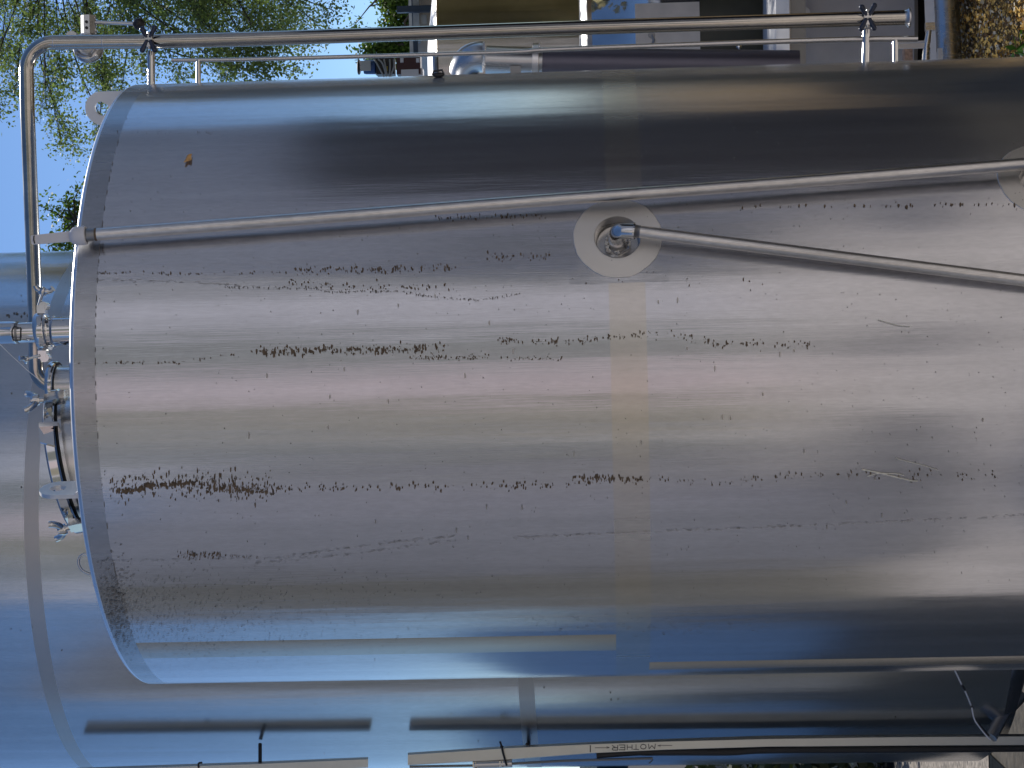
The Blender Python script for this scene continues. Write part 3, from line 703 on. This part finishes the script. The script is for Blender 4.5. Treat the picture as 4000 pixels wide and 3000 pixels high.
    o = thing('cable_tray', 'short upper length of steel cable tray cut off by the bottom left of the photo', 'cable tray', tuple(P(1438, 2990, Yt)), g)
    mb = channel(MB(), [(300, 2999, 3008, 3050), (1000, 2975, 2985, 3020), (1438, 2957, 2966, 2997)], 1); mb.build('channel', traym, o)
    mb = MB(); mb.tube([P(1016, 2906, Yt+.06), P(1016, 2980, Yt)], .0065, 10); mb.build('standoff', BLACK, o)
    mb = MB(); mb.tube(bez([P(776, 2999, Yt-.022), P(776, 2982, Yt-.024), P(790, 2979, Yt-.02)], 4), .0035, 8); mb.build('cable_tie', BLACK, o)
trays()
def loose_cables():
    Y = 5.9
    o = thing('sensor_cable', 'thin white sensor cable drooping in the dark gap between the two tanks', 'cable', tuple(P(3840, 2866, Y)))
    mb = MB(); mb.tube(bez([P(3700, 2560, Y), P(3733, 2625, Y), P(3757, 2675, Y), P(3769, 2698, Y), P(3785, 2735, Y), P(3796, 2765, Y), P(3803, 2800, Y), P(3815, 2825, Y), P(3848, 2868, Y), P(3870, 2890, Y)], 6), .0023, 8); mb.build('wire', WIRE, o)
    for a in ((3756, 2675, 3770, 2697), (3794, 2757, 3796, 2763)):
        mb = MB(); mb.tube([P(a[0], a[1], Y-.002), P(a[2], a[3], Y-.002)], .0042, 8); mb.build('sleeve', BLACK, o)
    mb = MB(); mb.tube(bez([P(3808, 2812, Y+.02), P(3830, 2840, Y+.02), P(3862, 2875, Y+.02)], 5), .0045, 8)
    tag(mb.build('power_cable', BLACK), 'short black cable curving beside the white sensor cable', 'cable')
loose_cables()

# ================================================================= REAR RIGHT YARD
def Zp(px, Y): return P(px, 100, Y).z
def rear_yard():
    # tall tank A
    Y = 13.6; R = .95; cx = 2.22; ztop = P(1700, 200, Y-R).z
    o = thing('storage_tank', 'big weathered grey tank at the rear under the blue motor', 'tank', (cx, Y, 0))
    am = metal('weathered_steel', (.48, .465, .44), .22, streak=.2, wav=.006, var=.25)
    mb = MB(); mb.lathe([(R, .3), (R, ztop*.5), (R, ztop-.02)], (cx, Y, 0), n=160); mb.build('wall', am, o)
    mb = MB(); mb.lathe([(R, ztop-.02), (R+.012, ztop-.012), (R-.012, ztop+.004)], (cx, Y, 0), n=160); mb.build('rim', RIM, o)
    mb = MB(); mb.lathe([(R-.01, ztop+.004), (R-.25, ztop+.045), (.3, ztop+.11), (.001, ztop+.12)], (cx, Y, 0), n=120); mb.build('cone_top', metal('cone_steel', (.4, .41, .44), .5), o)
    mb = MB(); mb.box((2.1, Y-R-.01, P(2220, 150, Y-R).z), .16, .02, .04); mb.build('gauge_box', NAVYSTEEL, o)
    # agitator
    Ym = Y-.75
    m = thing('agitator_motor', 'blue motor with black gearbox and grey cables on the rear tank', 'motor', tuple(P(1650, 270, Ym)))
    def V(a, b): return P(a, b, Ym)
    mb = MB(); axm = (V(1395, 262)-V(1700, 262)).normalized()
    mb.lathe([(.001, .0), (.042, .0), (.05, .006), (.05, .07), (.046, .085), (.001, .085)], V(1470, 262), axm, 28); mo = mb.build('motor_body', BLUE, m)
    mb = MB(); mb.lathe([(.001, .0), (.045, .0), (.052, .004), (.052, .014), (.04, .018), (.001, .018)], V(1407, 262), axm, 28); mb.build('fan_cover', BLACK, mo)
    mb = MB(); mb.box(V(1432, 262)+Vector((-.0, -.052, 0)), .07, .01, .07); mb.build('rating_plate', LABELW, mo)
    mb = MB(); q = (V(1470, 262)+V(1545, 262))/2; mb.box(q, .115, .11, .125); mb.build('gearbox', BLACK, m)
    mb = MB(); q = (V(1545, 255)+V(1652, 255))/2; mb.box(q, .14, .13, .165); mb.build('mounting_box', MAROON, m)
    mb = MB(); mb.box(V(1605, 292)+Vector((0, -.05, 0)), .05, .05, .12); mb.box(V(1640, 285), .05, .1, .05); mb.build('junction_box', WHITEP, m)
    for a in ((1462, 232, 1480, 262, 1500, 302), (1478, 232, 1495, 250, 1510, 300), (1500, 232, 1506, 260, 1512, 298), (1522, 232, 1524, 262, 1520, 302), (1538, 232, 1539, 260, 1524, 300)):
        mb = MB(); mb.tube(bez([P(a[0], a[1], Ym-.07), P(a[2], a[3], Ym-.085), P(a[4], a[5], Ym-.07)], 6), .006, 8); mb.build('cable', CABLE, m)
    mb = MB(); mb.box(P(1511, 268, Ym-.06), .03, .01, .012); mb.build('warning_tag', YEL, m)
    for a in (1570, 1632):
        mb = MB(); mb.box(P(a, 236, Ym-.07), .03, .02, .022); mb.build('latch', WHITEP, m)
    # lower tank B
    Y = 11.2; R = .85; cx = 1.93; ztop = P(2293, 120, Y-R).z; zl = .3
    o = thing('storage_tank', 'shorter polished tank with white rim and round port, in front of the big grey one', 'tank', (cx, Y, 0))
    mirror = metal('mirror_steel', (.7, .7, .7), .07, wav=.004, var=.1)
    zc = P(2483, 150, Y-R).z; zs_ = P(2735, 150, Y-R).z
    mb = MB(); mb.lathe([(R, zs_), (R, zc), (R-.17, ztop)], (cx, Y, 0), n=160); mb.build('wall', mirror, o)
    mb = MB(); mb.lathe([(R-.004, zl), (R-.004, zs_)], (cx, Y, 0), n=160); mb.build('dark_lower_wall', paint('olive_dark_reflection', (.045, .045, .03), .35), o)  # olive-black colour stands in for dark reflections on the lower wall
    mb = MB(); mb.lathe([(R-.18, ztop-.004), (R-.138, ztop-.002), (R-.188, ztop+.034), (R-.2, ztop+.034), (R*.6, ztop+.04), (.001, ztop+.05)], (cx, Y, 0), n=160); mb.build('rim', RIM, o)
    c = P(2545, 140, Y-R+.03); mb = MB(); mb.lathe([(.055, -.02), (.055, .012), (.046, .02), (.001, .02)], c, (0, -1, 0), 32); pl = mb.build('port', SATIN, o)
    mb = MB(); mb.lathe([(.001, .035), (.018, .035), (.024, .02)], c, (0, -1, 0), 24); mb.tube([c+Vector((0, -.03, 0)), c+Vector((-.03, -.03, -.012)), c+Vector((-.05, -.03, -.005))], .008, 8); mb.build('latch', DARKMET, pl)
    mb = MB(); V_ = []
    for i in range(9): 
        th0 = radians(-38)+i*.1
        V_ += [Vector((cx+(R+.004)*sin(th0), Y-(R+.004)*cos(th0), P(2483, 150, Y-R).z)), Vector((cx+(R+.004)*sin(th0), Y-(R+.004)*cos(th0), P(2735, 150, Y-R).z))]
    mb.add(V_, [(2*i, 2*i+1, 2*i+3, 2*i+2) for i in range(8)]); mb.build('insulation_sheet', paint('pale_sheet', (.66, .6, .54), .5, var=.08), o)
    # thick down-pipe in front with hood
    Y = 8.1; r = .064
    a = P(2120, 245, Y); b = P(3120, 255, Y)
    o = thing('down_pipe', 'thick grey vertical duct with a rounded silver hood right of the tank', 'duct', tuple(b))
    mb = MB(); mb.tube([a, b], r, 40); mb.build('duct', metal('duct_steel', (.2, .19, .23), .45, var=.1), o)
    mb = MB(); mb.tube(fillet(a, P(1815, 215, Y), P(1815, 330, Y+.1), .08, 10), r*1.05, 32); mb.tube([a, P(1900, 238, Y)], r*1.03, 32)
    hd = mb.build('hood', SATIN, o)
    mb = MB(); mb.lathe([(r, -.02), (r+.02, -.018), (r+.02, .008), (r, .01)], P(2098, 243, Y), (b-a), 40); mb.build('flange', RIM, hd)
    mb = MB(); mb.box(P(2014, 272, Y-r-.004), .03, .012, .045); mb.build('latch', DARKMET, hd)
    mb = MB(); mb.lathe([(.008, 0), (.011, .012), (.004, .02), (.0001, .02)], P(2888, 185, Y-r*.8), (0, -1, .2), 16); mb.build('bleed_nipple', POL, o)
    # horizontal beam
    Y = 8.4
    o = thing('steel_beam', 'pale horizontal steel beam between the ducts and the low white tank', 'beam', tuple(P(3050, -200, Y)))
    q0 = P(3052, -900, Y); q1 = P(3062, 420, Y)
    d = (q1-q0).normalized(); up = Vector((0, 0, 1)); fr = Vector((0, -1, 0))
    mb = MB(); mb.box((q0+q1)/2, (q1-q0).length, .006, .085, (d, Vector((0, -.62, .785)), Vector((0, .785, .62)))); mb.box((q0+q1)/2+up*(-.024)+fr*(-.045), (q1-q0).length, .09, .005, (d, fr, up)); mb.build('flange', BEAM, o)
    mb = MB(); mb.box((q0+q1)/2+up*(-.068)+fr*(-.05), (q1-q0).length, .006, .075, (d, fr, up)); mb.build('web', DARKMET, o)
    # low pale tank C
    Y = 9.45; R = .85; cx = 1.68; z1 = P(3112, 150, Y-R).z; z0 = P(3592, 150, Y-R).z
    o = thing('low_tank', 'low pale grey round tank near the ground behind the overflow pipe end', 'tank', (cx, Y, 0))
    mb = MB(); mb.lathe([(R-.02, z0), (R, z0+.02), (R, z1-.02), (R-.03, z1), (R*.6, z1+.02), (.001, z1+.03)], (cx, Y, 0), n=120); mb.build('wall', POLY, o)
    mb = MB(); mb.box((cx, Y, (z0+.0)/2), 1.0, 1.0, max(z0, .02)); mb.build('plinth', BLACK, o)
    c = P(3144, 48, Y-R-.01); mb = MB(); mb.lathe([(.001, .01), (.022, .008), (.024, 0)], c, (0, -1, 0), 20); mb.build('cap', WHITEP, o)
    # sunlit rail pipe close to the ground with bracket
    Y = 8.3
    o = thing('ground_pipe', 'sunlit steel pipe lying across the ground at the right', 'pipe', tuple(P(3700, 100, Y)))
    mb = MB(); mb.tube([P(3655, -700, Y+.15), P(3700, 60, Y), P(3716, 400, Y-.1)], .054, 32); mb.build('pipe_run', SATIN, o)
    mb = MB(); q0 = P(3636, -500, Y+.1); q1 = P(3668, 400, Y+.02); mb.box((q0+q1)/2, (q1-q0).length, .008, .12, ((q1-q0).normalized(), Vector((0, -.62, .785)), Vector((0, .785, .62)))); mb.build('cover_strip', BEAM, o)
    o = thing('rail_bracket', 'grey steel bracket and short bars in front of the ground pipe', 'bracket', tuple(P(3640, 240, Y-.1)))
    Yb = Y-.15; mb = MB()
    mb.box(P(3632, 105, Yb), .034, .03, .04); mb.build('clamp_block', SATIN, o)
    mb = MB(); mb.tube([P(3630, 115, Yb), P(3620, 180, Yb), P(3616, 260, Yb)], [.011, .015, .02], 16); mb.build('stem', SATIN, o)
    mb = MB(); mb.box(P(3560, 180, Yb), .02, .02, .16); mb.box(P(3560, 165, Yb+.03), .006, .03, .16); mb.build('cross_bar', BEAM, o)
    mb = MB(); mb.box(P(3672, 212, Yb), .05, .02, .02); mb.build('wedge', WHITEP, o)
    mb = MB(); q = P(3545, 218, Y+.1); mb.box(q, .06, .06, .036)
    tag(mb.build('brick', paint('brick_clay', (.5, .33, .24), .9, var=.3, scale=70, bump=.01)), 'broken pink brick lying beside the tank foot', 'brick')
    # building eave with navy frame behind
    Y = 15
    o = thing('shed_building', 'pale shed with a navy steel frame behind the rear tank', 'building', tuple(P(1690, 50, Y)))
    z1 = P(1598, 100, Y).z; x0 = P(1600, 205, Y).x
    mb = MB(); mb.box((x0+3, Y+2, z1/2), 6, 4, z1); mb.build('wall', CREAMP, o)
    mb = MB(); mb.box(P(1620, -300, Y-.1)+Vector((0, 0, 0)), 1.9, .15, .05); mb.build('fascia', LABELW, o)
    q0 = P(1612, -100, Y-.12); q1 = P(1625, 215, Y-.12); mb = MB(); mb.box((q0+q1)/2, (q1-q0).length, .05, .035, ((q1-q0).normalized(), fr, up)); mb.build('frame_rail', NAVYSTEEL, o)
    mb = MB(); mb.box((P(1558, 38, Y-.2)+P(1690, 34, Y-.2))/2, .05, .05, .30); mb.build('frame_post', NAVYSTEEL, o)
    mb = MB(); mb.box(P(1655, 76, Y-.12), .07, .02, .05); mb.build('vent', LABELW, o)
rear_yard()

# ================================================================= TREES
def leafmat(name, col, tr=.5):
    m, n, p = new_mat(name); L = n.links.new
    g = n.nodes.new('ShaderNodeNewGeometry'); cr = n.nodes.new('ShaderNodeMapRange'); cr.inputs[3].default_value = .55; cr.inputs[4].default_value = 1.5
    L(g.outputs['Random Per Island'], cr.inputs[0])
    mx = n.nodes.new('ShaderNodeVectorMath'); mx.operation = 'SCALE'; mx.inputs[0].default_value = col; L(cr.outputs[0], mx.inputs['Scale'])
    L(mx.outputs[0], p.inputs['Base Color']); p.inputs['Roughness'].default_value = .5
    t = n.nodes.new('ShaderNodeBsdfTranslucent'); L(mx.outputs[0], t.inputs[0])
    ms = n.nodes.new('ShaderNodeMixShader'); ms.inputs[0].default_value = tr
    L(p.outputs[0], ms.inputs[1]); L(t.outputs[0], ms.inputs[2]); L(ms.outputs[0], n.nodes['Material Output'].inputs[0])
    return m
LEAF1 = leafmat('willow_leaf', (.17, .24, .06), .5); LEAF2 = leafmat('bright_leaf', (.10, .17, .02), .5)
BARK = paint('bark', (.05, .04, .03), .9, var=.3)
def leaf(mb, c, L_, W_):
    d = Vector((random.gauss(0, 1), random.gauss(0, 1), random.gauss(-.5, .8))).normalized()
    s_ = d.cross(Vector((random.gauss(0, 1), random.gauss(0, 1), random.gauss(0, 1)))).normalized()
    mb.v += [c, c+d*L_*.5+s_*W_, c+d*L_, c+d*L_*.5-s_*W_]; k = len(mb.v)-4
    mb.f.append([k, k+1, k+2, k+3]); mb.m.append(0); mb.sm.append(False)
def tree(name, label, trunk, clusters, lm, leaf_len, n_per, twigs=True):
    """clusters: (centre, radius, weight). Branches run from the trunk top to every cluster, twigs carry the leaves."""
    base, top, r = trunk; o = thing(name, label, 'tree', tuple(base))
    tb = MB(); tb.tube(bez([base, (Vector(base)+Vector(top))/2+Vector((.1, .05, 0)), top], 6), [r*(1-.5*i/12) for i in range(13)], 12)
    br = MB(); lf = MB(); top = Vector(top)
    hubs = [Vector(c[0]).lerp(top, .45)+Vector((0, random.uniform(-.3, .3), random.uniform(.1, .5))) for c in random.sample(clusters, min(9, len(clusters)))]
    for h in hubs:
        m0 = top.lerp(h, .5)+Vector((random.uniform(-.2, .2), random.uniform(-.2, .2), random.uniform(0, .3))); pth = bez([top, m0, h], 6)
        br.tube(pth, [r*.12*(1-i/len(pth))+.006 for i in range(len(pth))], 6, caps=False)
    for c, rad, wgt in clusters:
        c = Vector(c); h = min(hubs, key=lambda q: (q-c).length); L0 = (h-c).length
        mid = (h+c)/2+Vector((random.uniform(-.2, .2), random.uniform(-.2, .2), random.uniform(-.1, .25)))*L0*.7
        path = bez([h, mid, c], 6); br.tube(path, [.006*(1-i/len(path))+.0018 for i in range(len(path))], 5, caps=False)
        nt_ = max(4, int(wgt*n_per/16))
        for k in range(nt_):
            a = path[random.randint(len(path)//2, len(path)-1)].lerp(c, random.random())
            d = Vector((random.gauss(0, 1), random.gauss(0, 1), random.gauss(-.15, .6))).normalized()
            e = c+Vector((random.gauss(0, .5), random.gauss(0, .5), random.gauss(-.1, .5)))*rad
            m_ = (a+e)/2+Vector((0, 0, .15*rad)); tp = bez([a, m_, e], 4)
            if twigs: br.tube(tp, [.0014*(1-.8*i/len(tp)) for i in range(len(tp))], 3, caps=False)
            for j in range(16):
                q = tp[random.randint(3, len(tp)-1)]+Vector((random.gauss(0, .045), random.gauss(0, .045), random.gauss(-.02, .05)))
                L_ = leaf_len*random.uniform(.6, 1.3); leaf(lf, q, L_, L_*.3)
    tb.build('trunk', BARK, o, recalc=False); br.build('branches', BARK, o, recalc=False); lf.build('crown', lm, o, recalc=False)
def willow():
    cl = []
    def add(px, py, rpx, wgt=1, y0=10.5, y1=14):
        Y = random.uniform(y0, y1); cl.append((P(px, py, Y), rpx/7268*Y, wgt))
    for i in range(60):                                     # main veil, top left of the photo
        x = random.uniform(-250, 1250); lim = 330 if x > 350 else 420
        y = random.uniform(-500, lim*(1-.35*max(0, (x-300)/1000)))
        add(x, y, 95, 1)
    for x, y, r_, g in ((180, 430, 60, .5), (250, 520, 60, .5), (380, 540, 60, .6), (450, 500, 60, .6), (240, 560, 45, .3), (60, 360, 70, .7), (30, 250, 80, .9), (700, 300, 70, .7), (880, 290, 60, .6), (1040, 285, 60, .5), (560, 270, 70, .8),
                     (1150, 60, 90, 1), (1240, 90, 70, .5), (1300, 40, 50, .3), (1200, 170, 60, .4), (820, 100, 90, 1), (650, 60, 90, 1.2), (500, 120, 90, 1.2), (350, 60, 90, 1), (200, 120, 90, .9), (900, 200, 80, .8), (300, 600, 40, .25), (480, 620, 35, .2), (210, 330, 70, .8), (430, 380, 80, .8), (1150, 280, 45, .3)):
        add(x, y, r_, g)
    for i in range(40):                                     # the rest of the crown beyond the frame
        cl.append((Vector((random.uniform(4.2, 8), random.uniform(10, 16), random.uniform(3.6, 8.5))), .7, 1.6))
    tree('drooping_tree', 'tall drooping tree with small leaves hanging into the upper left of the photo', ((5.2, 13.2, 0), (4.7, 13, 5.2), .2), cl, LEAF1, .0235, 760)
willow()
def bushes():
    cl = []
    for x, y, r_, g in ((1440, 210, 45, .8), (1500, 190, 50, 1.2), (1560, 190, 45, 1), (1530, 90, 45, .8), (1570, 60, 45, .8), (1590, 140, 45, 1), (1510, 10, 40, .8), (1570, 0, 40, 1), (1600, 210, 40, 1), (1480, 230, 40, .8), (1650, 250, 50, 1), (1650, 100, 80, 1.5), (1380, 105, 14, .1)):
        Y = 18; cl.append((P(x, y, Y), r_/7268*Y, g))
    t = P(1800, 60, 18); tree('leafy_tree', 'bright green tree showing over the shed roof', ((t.x, 18, 0), (t.x, 18, t.z), .12), cl, LEAF2, .05, 520)
    cl = []
    for x, y, r_, g in ((270, 790, 40, .45), (250, 860, 30, .35), (290, 880, 30, .6), (230, 960, 26, .5), (270, 950, 26, .5), (190, 965, 16, .2), (300, 830, 40, .6), (150, 800, 12, .06), (240, 820, 26, .2), (310, 740, 26, .15)):
        Y = 12.5; cl.append((P(x, y, Y), r_/7268*Y, g))
    tree('slender_tree', 'slender tree whose sunlit top peeps out between the two big tanks', ((1.0, 12.9, 0), (.95, 12.8, 3.9), .07), cl, LEAF2, .03, 420)
bushes()

# ---------------- leaf litter and weeds on the ground, right rear
def litter():
    mb = MB(); cols = [paint('litter_tan', (.75, .48, .13), .9, var=.5, scale=9), paint('litter_pale', (.62, .55, .42), .9, var=.3, scale=9), paint('litter_brown', (.16, .09, .04), .9, var=.3, scale=9)]
    for i in range(24000):
        x = random.uniform(1.1, 2.6); y = random.uniform(6.9, 9.6); c = Vector((x, y, random.uniform(.006, .05)))
        d = Vector((random.gauss(0, 1), random.gauss(0, 1), random.gauss(0, .4))).normalized(); s_ = d.cross(Vector((random.gauss(0, .5), random.gauss(0, .5), 1))).normalized()
        L_ = random.uniform(.008, .026); W_ = L_*random.uniform(.2, .5)
        mb.add([c, c+d*L_*.5+s_*W_, c+d*L_, c+d*L_*.5-s_*W_], [(0, 1, 2, 3)], random.choice((0, 0, 0, 1, 2)), False)
    tag(mb.build('leaf_litter', cols, recalc=False), 'dry golden leaf litter covering the ground at the right', 'leaf litter', kind='stuff')
    o = thing('weed_plant', 'small bright green weed in the leaf litter at the right edge', 'plant', tuple(P(3985, 205, 7.35)))
    mb = MB()
    for i in range(40):
        c = P(3985+random.gauss(0, 12), 190+random.gauss(0, 22), 7.35+random.uniform(-.1, .1)); leaf(mb, c, .05, .014)
    mb.build('leaves', leafmat('weed_leaf', (.12, .28, .02), .4), o, recalc=False)
litter()

# ================================================================= MOSTLY ADDED FOR THE STEEL TO MIRROR (behind and beside the camera)
def surroundings():
    pale = paint('pale_cladding', (.5, .49, .53), .7, var=.12, scale=1.2)
    o = thing('pale_backdrop', 'long pale unseen wall added to be mirrored in the front of the tank', 'building', (0, -9.5, 0))
    mb = MB(); mb.box((3, -11.5, 5.2), 28, 4, 10.4); mb.build('wall', pale, o)  # added unseen wall, sized for the pale part of the reflections
    dk = paint('dark_door', (.13, .125, .12), .6); br = paint('brown_panel', (.27, .25, .19), .7); gr = paint('green_grey_panel', (.17, .18, .165), .7); pk = paint('pink_panel', (.55, .46, .47), .7)
    for x, w_, m_, h in ((2.5, 3.4, gr, 9.6), (-.8, 2.4, pk, 10), (-3.6, 2.8, br, 10), (-6.9, 2.4, gr, 9.6), (9.5, 1.8, gr, 9)):
        mb = MB(); mb.box((x, -9.48, h/2), w_, .06, h); mb.build('band_panel', m_, o)  # tall panels added to put darker and pinkish bands into the reflections
    mb = MB(); mb.box((3, -11.5, 10.46), 28.6, 4.8, .12); mb.build('roof', dk, o)
    o = thing('side_backdrop', 'unseen brown-grey wall block added left of the yard, mirrored low on the tank', 'building', (-8, 2.7, 0))
    mb = MB(); mb.box((-9, -1, 2.75), 4, 12.6, 5.5); mb.build('wall', paint('side_backdrop_grey', (.42, .42, .44), .8, var=.2, scale=2), o)  # added unseen block that gives the dim grey-brown reflection
    mb = MB(); mb.box((-6.97, -2.4, 2.2), .06, 2.2, 4.4); mb.build('band_panel', pale, o)
    mb = MB(); mb.box((-6.97, 3.8, 2.4), .06, 2.2, 4.8); mb.build('band_panel', br, o)  # panel added for the brown band in the reflections
    o = thing('dark_backdrop', 'dark unseen block added to be mirrored as the black band on the tank', 'building', (6, 5.4, 0))
    mb = MB(); mb.box((6.3, 4.5, 1.5), 2.6, 3.6, 3.0); mb.build('wall', paint('dark_backdrop_paint', (.05, .046, .045), .85), o)  # added unseen dark box that makes the dark reflected band
    mb = MB(); mb.box((6.3, 4.5, 3.05), 2.9, 3.9, .1); mb.build('roof', paint('dark_roofing', (.05, .05, .055), .7), o)
    o = thing('east_backdrop', 'pale unseen wall block added far right of the yard, mirrored as a bluish band on the tank', 'building', (12, -3, 0))
    mb = MB(); mb.box((14, -.2, 4.5), 4, 18.4, 9); mb.build('wall', paint('shaded_wall', (.72, .72, .74), .8), o)  # added unseen wall that gives the bluish reflected band
    mb = MB(); mb.box((14, -.2, 9.06), 4.4, 18.8, .12); mb.build('roof', dk, o)
    mb = MB(); mb.box((11.97, -6, 1.6), .06, 3, 3.2); mb.build('band_panel', gr, o)
    fm = paint('horizon_dark', (.03, .045, .05), .95, var=.5, scale=.3, spec=.1); mb = MB(); K = 180
    V = []
    for k in range(K):
        q = 2*pi*k/K; h = 4+1*sin(q*7)+.8*sin(q*17+1)+random.uniform(-.6, .6)
        V += [Vector((150*cos(q), 150*sin(q), -1)), Vector((150*cos(q), 150*sin(q), h*.6)), Vector((168*cos(q), 168*sin(q), h)), Vector((200*cos(q), 200*sin(q), -1))]
    mb.add(V, [(4*k+j, 4*((k+1) % K)+j, 4*((k+1) % K)+j+1, 4*k+j+1) for k in range(K) for j in range(3)])
    tag(mb.build('horizon_backdrop', fm), kind='structure')  # added ring that hides the bright horizon from the reflections
    hd = leafmat('hedge_leaf', (.035, .05, .016), .2)
    o = thing('blue_backdrop', 'added light blue container left of the yard, seen only mirrored', 'backdrop', (-9.2, 14, 0))
    cb = paint('backdrop_blue', (.13, .28, .55), .5, var=.08, scale=2); mb = MB(); y = 6.6; k = 0  # added unseen block, coloured to turn the lower reflections blue
    V = []
    while y < 24: V += [Vector((-8.0-(.04 if k % 4 in (1, 2) else 0), y, .15)), Vector((-8.0-(.04 if k % 4 in (1, 2) else 0), y, 2.7))]; y += .12; k += 1
    mb.add(V, [(2*a, 2*a+1, 2*a+3, 2*a+2) for a in range(k-1)], 0, False); mb.box((-9.25, (6.6+y)/2, 1.42), 2.35, y-6.6, 2.52); mb.build('body', cb, o)
    for e in (6.75, y-.15):
        mb = MB(); mb.box((-9.2, e, .08), 2.2, .2, .14); mb.build('foot', BLACK, o)
    o = thing('hedge', 'dark green bushes low behind the left tank at the bottom edge of the photo', 'hedge', (-2.9, 12, 0)); mb = MB()
    for i in range(5000):
        c = Vector((random.uniform(-4.6, -1.9), 11.6+random.gauss(0, .35), random.uniform(0, 1.2))); leaf(mb, c, .1, .03)
    mb.build('foliage', hd, o, recalc=False)
    o = thing('hedge', 'tall beige foliage screen added right of the rear tanks, seen only mirrored', 'hedge', (7, 12, 0)); mb = MB()
    hd = leafmat('beige_backdrop_leaf', (.45, .40, .22), .6)  # added foliage, coloured to bring beige into the reflections
    for i in range(13000):
        t = random.random(); c = Vector((3.7+5*t+random.gauss(0, .35), 9.6+3*t+random.gauss(0, .35), random.uniform(0, 5.2))); leaf(mb, c, .3, .1)
    mb.build('foliage', hd, o, recalc=False)
surroundings()
